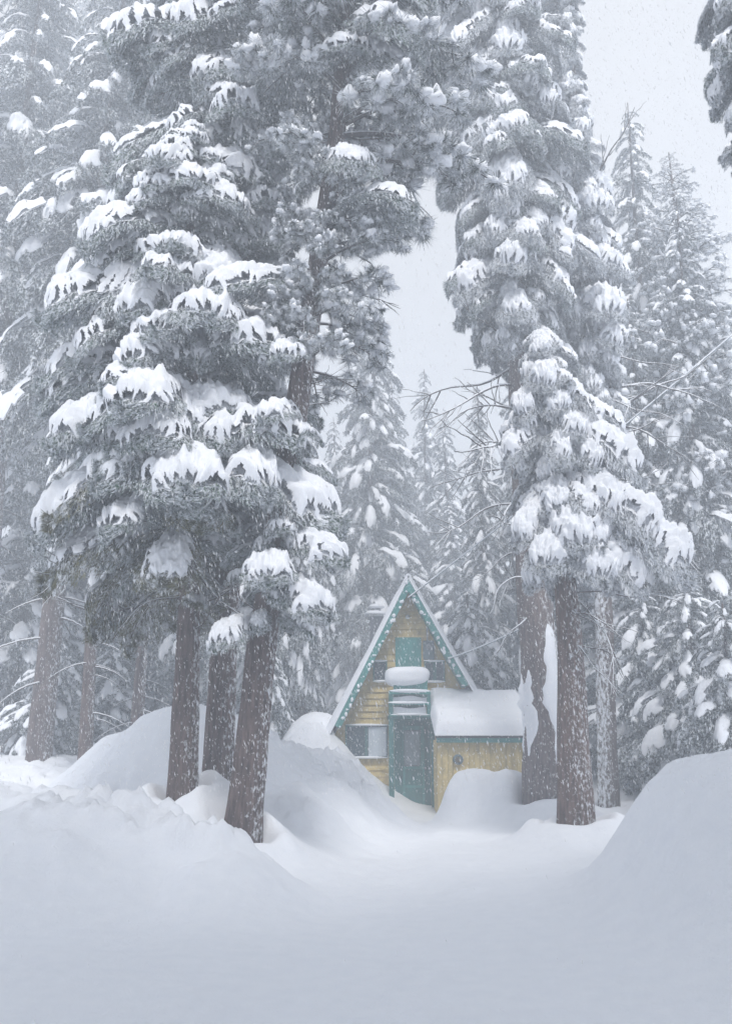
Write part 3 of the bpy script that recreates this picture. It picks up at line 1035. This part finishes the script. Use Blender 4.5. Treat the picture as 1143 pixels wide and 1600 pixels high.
# right
T('fir', 930, 140, 33, 'hazy fir peeping out right of the tall cedars against the sky', xy=0.8)
T('fir', 1068, 165, 27, 'pointed hazy fir against the sky at upper right', xy=0.8)
T('fir', 1115, 300, 24, 'grey fir at the right edge in front of the pointed fir', xy=0.8)
T('fir', 1030, 470, 24.5, 'grey fir close behind the short cone shaped cedar, on its right', xy=0.8)
T('pine', 1150, 240, 25, 'sparse pine at the right edge below the dark corner boughs')
T('fir', 1005, 400, 31, 'hazy fir right of the short cone shaped cedar', xy=0.8)
T('fir', 1085, 560, 29, 'hazy grey fir behind the right snowbank')
T('fir', 1140, 520, 34, 'hazy fir at the right edge behind the snowbank')
T('shrub', 1010, 930, 23, 'low snowy young fir behind the right trunk group')
T('shrub', 1085, 900, 21.5, 'young fir with bent snowy boughs behind the right snowbank')
T('shrub', 1150, 940, 18.5, 'young snowy fir at the right edge above the snowbank')
T('fir', 850, 500, 38, 'hazy fir hidden behind the tall drooping cedar')
T('fir', 960, 640, 26, 'hazy fir behind the thin white sided trunk')

# unseen firs added beside and behind the viewpoint to shade the foreground road
rgb = random.Random(21)
for (x, y, h, kd) in ((-5.4, 1.6, 24, 'tall'), (-3.0, -2.0, 26, 'tall'), (0.2, -2.8, 25, 'tall'), (3.5, -1.8, 26, 'tall'), (5.8, 1.8, 24, 'tall'), (-1.8, -8.5, 24, 'fir'), (2.6, -8.0, 24, 'fir')):
    var = rgb.choice(VAR[kd])
    t = thing('fir_tree', 'tall snowy fir, unseen, added around the viewpoint to shade the foreground', 'tree', (x, y, gz(x, y) - 0.3), 'added shade firs around the viewpoint')
    t.rotation_euler = (0, 0, rgb.random() * 6.28)
    t.scale = (1.25, 1.25, h / 20)
    link('trunk', var[0], t)
    c = link('crown', var[1], t)
    link('snow_load', var[2], c)

# ------------------------------------------------------------------ cabin
YCAB = 24.0
CB = at(640, 1255, YCAB)
cabin = thing('cabin', 'small snow covered yellow and teal cabin with steep pointed roof', 'cabin', (CB.x, YCAB, CB.z))
O = Vector((CB.x, YCAB, CB.z))


def fc(zx, zy, Y=YCAB):
    """cabin-local x, z of a point measured on the enlarged photo of the cabin"""
    p = at(500 + zx / 3.175, 890 + zy / 3.175, Y)
    return p.x - O.x, p.z - O.z


M_YEL = plain('yellow_siding', (0.60, 0.47, 0.20, 1), 0.8, 6.0, 0.25, (1, 1, 1), 0.2, 0.25)
M_YEL2 = plain('yellow_siding_weathered', (0.53, 0.42, 0.185, 1), 0.8, 7.0, 0.3, (1, 1, 0.3), 0.2, 0.25)
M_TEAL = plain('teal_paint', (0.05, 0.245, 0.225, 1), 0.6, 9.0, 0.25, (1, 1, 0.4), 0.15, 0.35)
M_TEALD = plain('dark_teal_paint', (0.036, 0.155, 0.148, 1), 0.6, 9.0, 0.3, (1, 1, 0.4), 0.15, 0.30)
M_FRAME = plain('frame_grey', (0.10, 0.15, 0.17, 1), 0.6, 12.0, 0.2, (1, 1, 1), 0.1, 0.2)
M_ROOF = plain('roof_shingle', (0.07, 0.08, 0.08, 1), 0.9)
M_METAL = plain('grey_metal', (0.30, 0.32, 0.34, 1), 0.5, 10, 0.15, (1, 1, 1), 0.1, 0.3)
M_CURT = plain('pale_curtain', (0.52, 0.58, 0.64, 1), 0.9, 3.0, 0.12, (4, 1, 0.3), 0.3)
M_WHITE = plain('white_paint', (0.75, 0.76, 0.78, 1), 0.6)
M_BRICK = plain('chimney_block', (0.12, 0.13, 0.15, 1), 0.9, 8.0, 0.2, (1, 1, 1), 0.4, 0.3)


def glass_mat():
    m, n, l, b = new_mat('window_glass')
    b.inputs['Base Color'].default_value = (0.02, 0.035, 0.045, 1)
    b.inputs['Roughness'].default_value = 0.12
    g_ = n.new('ShaderNodeNewGeometry')
    f = noise_node(n, l, g_.outputs['Position'], 26, 5, 0.75)
    mk = ramp(n, l, f.outputs[0], 0.55, 0.70)
    l.new(mixrgb(n, l, math_node(n, l, 'MULTIPLY', mk.outputs[0], 0.5), (0.03, 0.06, 0.075, 1), SNOW_C), b.inputs['Base Color'])
    l.new(math_node(n, l, 'ADD', math_node(n, l, 'MULTIPLY', mk.outputs[0], 0.6), 0.12), b.inputs['Roughness'])
    return m


M_GLASS = glass_mat()


def solid(name, poly, y0, y1, mat, parent):
    """closed prism of an (x, z) polygon between y0 and y1 (cabin-local)"""
    n = len(poly)
    bm_v = [(x, y0, z) for x, z in poly] + [(x, y1, z) for x, z in poly]
    me = bpy.data.meshes.new(name)
    faces = [tuple(range(n)), tuple(range(2 * n - 1, n - 1, -1))] + [(i, i + n, (i + 1) % n + n, (i + 1) % n) for i in range(n)]
    me.from_pydata(bm_v, [], faces)
    import bmesh
    bm = bmesh.new(); bm.from_mesh(me); bmesh.ops.recalc_face_normals(bm, faces=bm.faces); bm.to_mesh(me); bm.free()
    me.materials.append(mat)
    o = bpy.data.objects.new(name, me); COL.objects.link(o); o.parent = parent
    return o


def rect(name, zx0, zy0, zx1, zy1, y0, y1, mat, parent, Y=None):
    Y = YCAB + y0 if Y is None else Y
    x0, za = fc(zx0, zy0, Y); x1, zb = fc(zx1, zy1, Y)
    return solid(name, [(x0, zb), (x1, zb), (x1, za), (x0, za)], y0, y1, mat, parent)


apx, apz = fc(433, 62)
lx, lz = fc(75, 775)
rx_, rz_ = fc(725, 575)
sl = (apz - lz) / (apx - lx); sr = (apz - rz_) / (rx_ - apx)
LOW = -0.35
lbx = apx - (apz - LOW) / sl; rbx = apx + (apz - LOW) / sr
DEPTH = 7.0
wall_in = 0.10


def xl_at(z): return apx - (apz - z) / sl + wall_in
def xr_at(z): return apx + (apz - z) / sr - wall_in


# front wall core + planks
wall = solid('front_wall', [(xl_at(LOW), LOW), (xr_at(LOW), LOW), (apx, apz - 0.25)], 0.05, 0.2, M_YEL, cabin)
ph_ = 0.165
z = LOW; k = 0
rk = random.Random(3)
while z < apz - 0.45:
    z1 = min(z + ph_ - 0.008, apz - 0.3)
    a0, a1 = xl_at(z), xr_at(z)
    b0, b1 = xl_at(z1), xr_at(z1)
    if b1 - b0 > 0.05:
        t0, t1 = 0.004 + rk.uniform(-0.004, 0.004), 0.040
        V = [(a0, t0, z), (a1, t0, z), (b1, t1, z1), (b0, t1, z1), (a0, 0.055, z), (a1, 0.055, z), (b1, 0.055, z1), (b0, 0.055, z1)]
        m = MB(); m.add(V, [(0, 1, 2, 3), (4, 7, 6, 5), (0, 4, 5, 1), (3, 2, 6, 7), (0, 3, 7, 4), (1, 5, 6, 2)], 0)
        m.obj('plank', M_YEL if rk.random() < 0.7 else M_YEL2, wall)
    z += ph_
solid('back_wall', [(xl_at(LOW), LOW), (xr_at(LOW), LOW), (apx, apz - 0.25)], DEPTH - 0.4, DEPTH - 0.2, M_YEL, cabin)


# steep roof: two slabs, each with its snow
def slab(name, p0, p1, thick, y0, y1, mat, parent, side):
    d = Vector((p1[0] - p0[0], 0, p1[1] - p0[1])).normalized()
    n = Vector((-d.z, 0, d.x)) * side
    q0 = (p0[0] + n.x * thick, p0[1] + n.z * thick); q1 = (p1[0] + n.x * thick, p1[1] + n.z * thick)
    return solid(name, [p0, p1, q1, q0], y0, y1, mat, parent)


OH = -0.45
for side, bx, s_, nm in ((-1, lbx, sl, 'roof_slope'), (1, rbx, sr, 'roof_slope')):
    r = slab(nm, (apx, apz), (bx, LOW), 0.07, OH, DEPTH, M_ROOF, cabin, 1 if side > 0 else -1)
    # lumpy snow on the slope
    L = math.hypot(bx - apx, apz - LOW)
    d = Vector(((bx - apx) / L, 0, (LOW - apz) / L))
    n = Vector((abs(d.z) * (1 if side > 0 else -1), 0, abs(d.x)))
    us = np.linspace(-0.02, 1, 60); vs = np.linspace(OH - 0.05, DEPTH, 40)
    uu, vv = np.meshgrid(us, vs, indexing='ij')
    th = (0.085 + 0.20 * uu ** 2 * (1 if side < 0 else 0.6)) * (0.6 + 0.8 * fbm(uu * 9, vv * 1.2, 90 + side))
    e = np.clip((vv - OH + 0.05) * 9, 0.0, 1) ** 0.5
    th = th * e + 0.05
    V = np.stack([apx + d.x * L * uu + n.x * th, vv, apz + d.z * L * uu + n.z * th], -1)
    idx = np.arange(60 * 40).reshape(60, 40)
    F = np.stack([idx[:-1, :-1], idx[1:, :-1], idx[1:, 1:], idx[:-1, 1:]], -1).reshape(-1, 4)
    V2 = np.stack([apx + d.x * L * uu + n.x * 0.004, vv, apz + d.z * L * uu + n.z * 0.004], -1)[:, 0]
    m = MB(); m.add(V, F, 0, True)
    V3 = np.concatenate([V[:, 0], V2]); q = np.arange(59)
    m.add(V3, np.stack([q, q + 60, q + 61, q + 1], -1), 0, True)
    m.obj('roof_snow', M_LOAD, r)
    # bargeboard along the front edge, dotted with clumps of snow
    zend = lz if side < 0 else rz_
    xe = apx + (apz - zend) / s_ * side
    bw = 0.155
    di = Vector((xe - apx, zend - apz)).normalized()
    nn = Vector((-di.y, di.x)) * (-1 if side > 0 else 1)
    inn = [(apx, apz - bw * 1.95), (xe + nn.x * bw * 0.0, zend - 0.0)]
    poly = [(apx, apz), (xe, zend), (xe + nn.x * bw, zend + nn.y * bw), (apx, apz - bw / max(0.2, abs(di.x)))]
    bb = solid('bargeboard', poly, OH - 0.035, OH - 0.002, M_TEAL, cabin)
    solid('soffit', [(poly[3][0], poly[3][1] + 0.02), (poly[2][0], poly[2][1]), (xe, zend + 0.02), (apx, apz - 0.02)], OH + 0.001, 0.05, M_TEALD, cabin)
    Lb = math.hypot(xe - apx, zend - apz)
    nb = int(Lb / 0.15)
    rr = np.random.default_rng(60 + side)
    for i in range(nb):
        f = (i + 0.5 + rr.uniform(-0.45, 0.45)) / nb
        off = bw * (0.62 + 0.25 * (i % 2))
        px_ = apx + di.x * Lb * f + nn.x * off; pz_ = apz + di.y * Lb * f + nn.y * off
        if abs(px_ - apx) < 0.05: continue
        V, F = blob(rr, (px_, OH - 0.045, pz_), (rr.uniform(0.018, 0.065), 0.035, rr.uniform(0.02, 0.06)), 7, 5, 0.4)
        m = MB(); m.add(V, F, 0, True); m.obj('snow_clump', M_LOAD, bb)

# round vent and lamp high in the gable
x, z = fc(433, 235)
m = MB(); V, F = tube([(x, 0.02, z), (x, -0.03, z), (x, -0.05, z)], [0.06, 0.06, 0.01], 14); m.add(V, F, 0, True); m.obj('gable_vent', M_WHITE, cabin)
rect('gable_trim', 345, 326, 530, 336, -0.02, 0.03, M_YEL2, cabin)

# balcony door with two leaves
bd = rect('balcony_door', 372, 336, 503, 600, -0.015, 0.03, M_TEAL, cabin)
for a, b_ in ((378, 436), (440, 498)):
    rect('door_leaf', a, 345, b_, 595, -0.03, -0.018, M_TEAL, bd)
pl_ = rect('electric_panel', 510, 352, 566, 446, -0.07, 0.02, M_FRAME, cabin)
x, z = fc(537, 382)
m = MB(); V, F = tube([(x, -0.06, z), (x, -0.12, z), (x, -0.13, z)], [0.075, 0.075, 0.02], 14); m.add(V, F, 0, True); m.obj('meter', M_METAL, pl_)
x, z = fc(529, 300); x2, z2 = fc(530, 352)
m = MB(); V, F = tube([(x, -0.03, z + 0.15), (x2, -0.03, z2)], [0.02, 0.02], 8); m.add(V, F, 0, True); m.obj('conduit', M_METAL, cabin)


def window(zx0, zy0, zx1, zy1, panes, parent=cabin, snow=True, nm='window', Y=0.0, mats=None, sash=7):
    fr = rect(nm, zx0, zy0, zx1, zy1, Y - 0.015, Y + 0.03, M_FRAME, parent)
    n = len(panes)
    w = (zx1 - zx0) / n
    for i, mt in enumerate(panes):
        a = zx0 + i * w + sash; b_ = zx0 + (i + 1) * w - sash
        rect('pane', a, zy0 + sash, b_, zy1 - sash, Y - 0.022, Y - 0.016, mt, fr)
        x0, za = fc(zx0 + i * w, zy0); x1, zb = fc(zx0 + (i + 1) * w, zy1)
        t = 0.035
        for (u0, v0, u1, v1) in ((x0, zb, x0 + t, za), (x1 - t, zb, x1, za), (x0 + t, za - t, x1 - t, za), (x0 + t, zb, x1 - t, zb + t)):
            solid('frame_bar', [(u0, v0), (u1, v0), (u1, v1), (u0, v1)], Y - 0.05, Y - 0.0155, M_TEALD if mt is M_GLASS else M_FRAME, fr)
    if snow:
        x0, zt = fc(zx0 - 4, zy0); x1, zb = fc(zx1 + 4, zy1)
        for zz_, hh in ((zb, 0.035), (zt, 0.03)):
            rr = np.random.default_rng(int(abs(zz_ * 100)) + 5)
            V, F = blob(rr, ((x0 + x1) / 2, Y - 0.045, zz_ + hh * 0.3), ((x1 - x0) / 2, 0.05, hh), 24, 8, 0.12)
            m = MB(); m.add(V, F, 0, True); m.obj('sill_snow', M_LOAD, fr)
    return fr


window(262, 455, 332, 556, [M_GLASS])
window(515, 455, 618, 558, [M_GLASS, M_GLASS])
window(125, 772, 336, 934, [M_GLASS, M_CURT], sash=9)

# balcony over the door
YB_ = -1.0
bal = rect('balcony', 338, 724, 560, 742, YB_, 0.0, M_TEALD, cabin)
rail_x0, rail_x1 = 340, 548
rr = np.random.default_rng(8)
for (y0, y1, hh) in ((606, 618, 0.05), (663, 672, 0.035), (722, 728, 0.03)):
    o = rect('rail', rail_x0, y0, rail_x1, y1, YB_ - 0.05, YB_ + 0.02, M_TEAL, bal)
    x0, zt = fc(rail_x0 - 3, y0, YCAB + YB_); x1, _ = fc(rail_x1 - 6, y0, YCAB + YB_)
    V, F = blob(rr, ((x0 + x1) / 2, YB_ - 0.015, zt + hh * 0.4), ((x1 - x0) / 2, 0.085, hh), 26, 8, 0.22)
    m = MB(); m.add(V, F, 0, True); m.obj('rail_snow', M_LOAD, o)
for a, b_ in ((340, 362), (528, 548)):
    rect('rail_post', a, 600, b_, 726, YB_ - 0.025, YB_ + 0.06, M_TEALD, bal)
for (a, b_, y0, y1, hh) in ((362, 528, 618, 663, 0.09), (364, 526, 672, 724, 0.11)):
    # snow piled behind the rails
    x0, zb = fc(a, y1, YCAB + YB_); x1, zt = fc(b_, y0, YCAB + YB_)
    xs_ = np.linspace(x0, x1, 28)
    top = zb + (zt - zb) * (0.62 + 0.3 * vnoise(xs_ * 3.0, y0 * 0.1, 33))
    poly = [(x0, zb)] + [(x1, zb)] + [(float(q), float(t)) for q, t in zip(xs_[::-1], top[::-1])]
    solid('snow_pile', poly, YB_ + 0.08, YB_ + 0.45, M_LOAD, bal)
    rect('rail_board', a, y0 + 1, b_, y1 - 1, YB_ + 0.5, YB_ + 0.53, M_TEALD, bal)
rect('balcony_panel', 366, 545, 532, 606, YB_ + 0.05, YB_ + 0.6, M_TEAL, bal)
# big pillow of snow on the rail
x0, zb = fc(322, 576, YCAB + YB_); x1, zt = fc(546, 478, YCAB + YB_)
N1, N2 = 44, 22
th_ = np.linspace(0, 2 * np.pi, N1, endpoint=False); ph2 = np.linspace(-np.pi / 2, np.pi / 2, N2)
tt, pp = np.meshgrid(th_, ph2)
se = lambda c, e: np.sign(c) * np.abs(c) ** e
cx_, cz_ = (x0 + x1) / 2, (zb + zt) / 2
rx2, rz2 = (x1 - x0) / 2, (zt - zb) / 2
px_ = se(np.cos(pp), 0.55) * se(np.cos(tt), 0.6); py_ = se(np.cos(pp), 0.55) * se(np.sin(tt), 0.6); pz_ = se(np.sin(pp), 0.65)
rag = 1 + 0.10 * (fbm(px_ * 1.5 + 4, pz_ * 1.5 + py_, 44) - 0.44)
V = np.stack([cx_ + px_ * rx2 * rag, YB_ + 0.33 + py_ * 0.48 * rag, cz_ + pz_ * rz2 * rag + np.where(pz_ < 0, 0.22 * np.clip(px_, -0.2, 1) * rz2, 0)], -1).reshape(-1, 3)
i_ = np.arange(N2 - 1)[:, None] * N1; j_ = np.arange(N1)[None, :]; k_ = (j_ + 1) % N1
m = MB(); m.add(V, np.stack([i_ + j_, i_ + k_, i_ + k_ + N1, i_ + j_ + N1], -1).reshape(-1, 4), 0, True)
m.obj('snow_pillow', M_LOAD, bal)
for a, b_ in ((340, 368), (548, 574)):
    rect('porch_post', a, 742, b_, 1180, YB_, YB_ + 0.14, M_TEALD, bal)

# front door with glass
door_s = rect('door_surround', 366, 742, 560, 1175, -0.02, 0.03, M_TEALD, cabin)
door = rect('front_door', 408, 775, 520, 1172, -0.07, -0.021, M_TEAL, cabin)
rect('door_glass', 418, 803, 492, 970, -0.085, -0.071, plain('frosted_glass', (0.24, 0.31, 0.34, 1), 0.25, 8.0, 0.25, (1, 1, 0.5), 0.1, 0.3), door)
for (a, y0, b_, y1) in ((412, 797, 418, 976), (492, 797, 498, 976), (418, 797, 492, 803), (418, 970, 492, 976)):
    rect('glass_bead', a, y0, b_, y1, -0.1, -0.0715, M_FRAME, door)
for y0, y1 in ((990, 1070), (1082, 1160)):
    rect('door_panel', 420, y0, 508, y1, -0.085, -0.0705, M_TEALD, door)
x, z = fc(528, 985)
m = MB(); V, F = blob(np.random.default_rng(2), (x - 0.05, -0.11, z), (0.03, 0.04, 0.03), 10, 7, 0.0); m.add(V, F, 0, True); m.obj('door_knob', M_METAL, door)

# annex in front of the right half
YX = 21.8 - YCAB
YXF = 21.8
ex0, ezt = fc(578, 850, YXF); ex1, _ = fc(1024, 850, YXF)
annex = solid('annex_wall', [(ex0 + 0.03, LOW), (ex1, LOW), (ex1, ezt + 0.02), (ex0 + 0.03, ezt + 0.02)], YX + 0.04, YX + 0.14, M_YEL2, cabin)
nbv = 17
bwid = (ex1 - ex0) / nbv
for i in range(nbv):
    a = ex0 + i * bwid + 0.004; b_ = ex0 + (i + 1) * bwid - 0.004
    V, F = box((a, YX + rk.uniform(0.0, 0.008), LOW), (b_, YX + 0.041, ezt + 0.02))
    m = MB(); m.add(V, F, 0); m.obj('plank', M_YEL if rk.random() < 0.35 else M_YEL2, annex)
for xx in (ex0, ex1 - 0.1):
    V, F = box((xx, YX + 0.05, LOW), (xx + 0.1, 2.5, ezt + 0.02)); m = MB(); m.add(V, F, 0); m.obj('annex_side_wall', M_YEL2, cabin)
fx0, fz0 = fc(580, 818, YXF); fx1, fz1 = fc(1010, 858, YXF)
V, F = box((fx0 - 0.03, YX - 0.16, fz1), (fx1 + 0.05, YX - 0.13, fz0)); m = MB(); m.add(V, F, 0); m.obj('fascia', M_TEAL, cabin)
rtx0, rtz = fc(540, 600, YCAB - 0.1)
eave_z = fz0 - 0.01
roof_x1 = fx1 + 0.25


def roofpt(f, x):
    return (x, YX - 0.2 + f * (2.15 + 0.2), eave_z + f * (rtz - 0.30 - eave_z))


# annex roof deck
V = [roofpt(0, fx0 - 0.05), roofpt(0, roof_x1), roofpt(1.0, roof_x1), roofpt(1.0, fx0 - 0.05)]
V += [(a, b_, c - 0.07) for a, b_, c in V]
m = MB(); m.add(V, [(0, 1, 2, 3), (7, 6, 5, 4), (0, 4, 5, 1), (1, 5, 6, 2), (2, 6, 7, 3), (3, 7, 4, 0)], 0)
ar = m.obj('annex_roof', M_ROOF, cabin)
V = [(fx0 - 0.05, YX + 2.16, rtz - 0.45), (roof_x1, YX + 2.16, rtz - 0.45), (roof_x1, YX + 5.0, rtz - 1.5), (fx0 - 0.05, YX + 5.0, rtz - 1.5)]
V += [(a, b_, c - 0.07) for a, b_, c in V]
m = MB(); m.add(V, [(0, 1, 2, 3), (7, 6, 5, 4), (0, 4, 5, 1), (1, 5, 6, 2), (2, 6, 7, 3), (3, 7, 4, 0)], 0)
m.obj('annex_back_roof', M_ROOF, cabin)
V, F = solid, None
nu, nv = 70, 40
us = np.linspace(0, 1, nu); vs = np.linspace(-0.02, 1.25, nv)
uu, vv = np.meshgrid(us, vs, indexing='ij')
x_ = fx0 - 0.08 + (roof_x1 + 0.05 - fx0 + 0.08) * uu
y_ = YX - 0.26 + np.clip(vv, 0, 2) * 2.35
zr = eave_z + np.minimum(vv, 1.0) * (rtz - 0.30 - eave_z) - np.clip(vv - 1, 0, 1) * 1.0
edge = np.minimum(np.minimum(uu * 22, (1 - uu) * 22), (vv + 0.02) * 12)
th = 0.38 * np.clip(edge, 0, 1) ** 0.5 * (0.66 + 0.55 * fbm(x_ * 1.6, y_ * 1.6, 95))
V = np.stack([x_, y_, zr + th], -1)
idx = np.arange(nu * nv).reshape(nu, nv)
m = MB(); m.add(V, np.stack([idx[:-1, :-1], idx[1:, :-1], idx[1:, 1:], idx[:-1, 1:]], -1).reshape(-1, 4), 0, True)
m.obj('roof_snow', M_LOAD, ar)
x, z = fc(682, 942, YXF)
m = MB(); V, F = tube([(x, YX, z), (x, YX - 0.07, z), (x, YX - 0.09, z)], [0.12, 0.12, 0.07], 18); m.add(V, F, 0, True); m.obj('round_vent', M_FRAME, cabin)

# chimney behind the left slope
cx0, cz0 = fc(247, 240, 28.0); cx1, cz1 = fc(312, 420, 28.0)
V, F = box((cx0, 3.6, cz1 - 0.6), (cx1, 4.5, cz0)); m = MB(); m.add(V, F, 0); ch = m.obj('chimney', M_BRICK, cabin)
V, F = box((cx0 - 0.06, 3.54, cz0), (cx1 + 0.06, 4.56, cz0 + 0.07)); m = MB(); m.add(V, F, 0); m.obj('chimney_cap', M_METAL, ch)
V, F = tube([((cx0 + cx1) / 2, 4.05, cz0 + 0.05), ((cx0 + cx1) / 2, 4.05, cz0 + 0.30)], [0.14, 0.14], 14); m = MB(); m.add(V, F, 0, True); m.obj('flue', M_METAL, ch)
V, F = blob(np.random.default_rng(5), ((cx0 + cx1) / 2, 4.05, cz0 + 0.08), (0.40, 0.5, 0.16), 18, 9, 0.12, 0.9); m = MB(); m.add(V, F, 0, True); m.obj('chimney_snow', M_LOAD, ch)
V, F = blob(np.random.default_rng(6), ((cx0 + cx1) / 2, 4.05, cz0 + 0.34), (0.24, 0.24, 0.12), 14, 8, 0.12, 0.6); m = MB(); m.add(V, F, 0, True); m.obj('flue_snow', M_LOAD, ch)

# ------------------------------------------------------------------ overhead cables with snow on them
def cable(a, b, sag, r, label):
    a, b = Vector(a), Vector(b)
    q = np.linspace(0, 1, 60)
    P = np.array([a.lerp(b, float(t)) for t in q]); P[:, 2] -= sag * 4 * q * (1 - q)
    rad = r * (0.8 + 0.5 * vnoise(q * 60, 0 * q, 70))
    m = MB()
    V, F = tube(P - np.array(a), np.full(60, 0.012), 6); m.add(V, F, 0, True)
    o = m.obj('cable', M_FRAME, None, a)
    o['label'] = label; o['category'] = 'cable'; o['group'] = 'snowy cables to the cabin'
    V, F = tube(P - np.array(a) + np.array([0, 0, 0.012 + r * 0.5]), rad, 7)
    m = MB(); m.add(V, F, 0, True); m.obj('snow_strip', M_LOAD, o)


cable(at(637, 935, YCAB - 0.5), at(1165, 505, 21.5), 0.1, 0.020, 'snowy overhead cable running from the cabin peak up to the right')
cable(at(700, 1030, YCAB - 0.5), at(905, 930, 20.3), 0.12, 0.018, 'shorter snowy cable from the right roof edge of the cabin')

# ------------------------------------------------------------------ falling snow
rng = np.random.default_rng(99)
NF = 150000
d = 4.2 + 15.0 * rng.random(NF) ** 0.6
u = rng.uniform(-0.62, 0.62, NF); v = rng.uniform(-0.36, 1.15, NF)
C = np.stack([u * d, d, CAM_Z + v * d], -1)
keep = (C[:, 2] > ground_h(C[:, 0], C[:, 1]) + 0.03) & ((v > -0.06) | (rng.random(NF) < 0.04))
C = C[keep]; n = len(C)
ax = np.array([0.24, 0.05, -1.0]) + rng.normal(0, 0.10, (n, 3)); ax /= np.linalg.norm(ax, axis=1)[:, None]
sd = np.cross(ax, rng.normal(0, 1, (n, 3))); sd /= np.linalg.norm(sd, axis=1)[:, None]
s2 = np.cross(ax, sd)
w = rng.uniform(0.0015, 0.0038, n)[:, None]; L = w * rng.uniform(2.5, 7.0, n)[:, None]
V = np.stack([C + ax * L, C - ax * L, C + sd * w, C - sd * w, C + s2 * w, C - s2 * w], 1).reshape(-1, 3)
b0 = np.arange(n)[:, None, None] * 6
F = (np.array([[0, 2, 1, 3], [0, 4, 1, 5]])[None] + b0).reshape(-1, 4)
m = MB(); m.add(V, F, 0, False)
M_FLAKE = bpy.data.materials.new('snowflake')
M_FLAKE.use_nodes = True
fn_ = M_FLAKE.node_tree.nodes; fl_ = M_FLAKE.node_tree.links; fn_.clear()
fo_ = fn_.new('ShaderNodeOutputMaterial'); fa_ = fn_.new('ShaderNodeAddShader')
fd_ = fn_.new('ShaderNodeBsdfDiffuse'); ft_ = fn_.new('ShaderNodeBsdfTranslucent')
fd_.inputs[0].default_value = (0.50, 0.50, 0.50, 1); ft_.inputs[0].default_value = (0.47, 0.47, 0.48, 1)
fl_.new(fd_.outputs[0], fa_.inputs[0]); fl_.new(ft_.outputs[0], fa_.inputs[1]); fl_.new(fa_.outputs[0], fo_.inputs[0])
fs = m.obj('falling_snow', M_FLAKE)
fs['kind'] = 'stuff'
fs['label'] = 'snowflakes falling through the air across the whole view'

# ------------------------------------------------------------------ haze
V, F = box((-60, -22, -1.8), (60, 92, 36))
m = MB(); m.add(V, F, 0)
hz_m = bpy.data.materials.new('haze_air')
hz_m.use_nodes = True
hn = hz_m.node_tree.nodes; hn.clear()
ho = hn.new('ShaderNodeOutputMaterial'); hv = hn.new('ShaderNodeVolumePrincipled')
hv.inputs['Color'].default_value = HAZE_COLOR
hv.inputs['Density'].default_value = HAZE_DENSITY
hv.inputs['Anisotropy'].default_value = 0.0
hz_m.node_tree.links.new(hv.outputs[0], ho.inputs['Volume'])
hz = m.obj('haze', hz_m)
hz['kind'] = 'stuff'
hz['label'] = 'pale snowy haze filling the air'
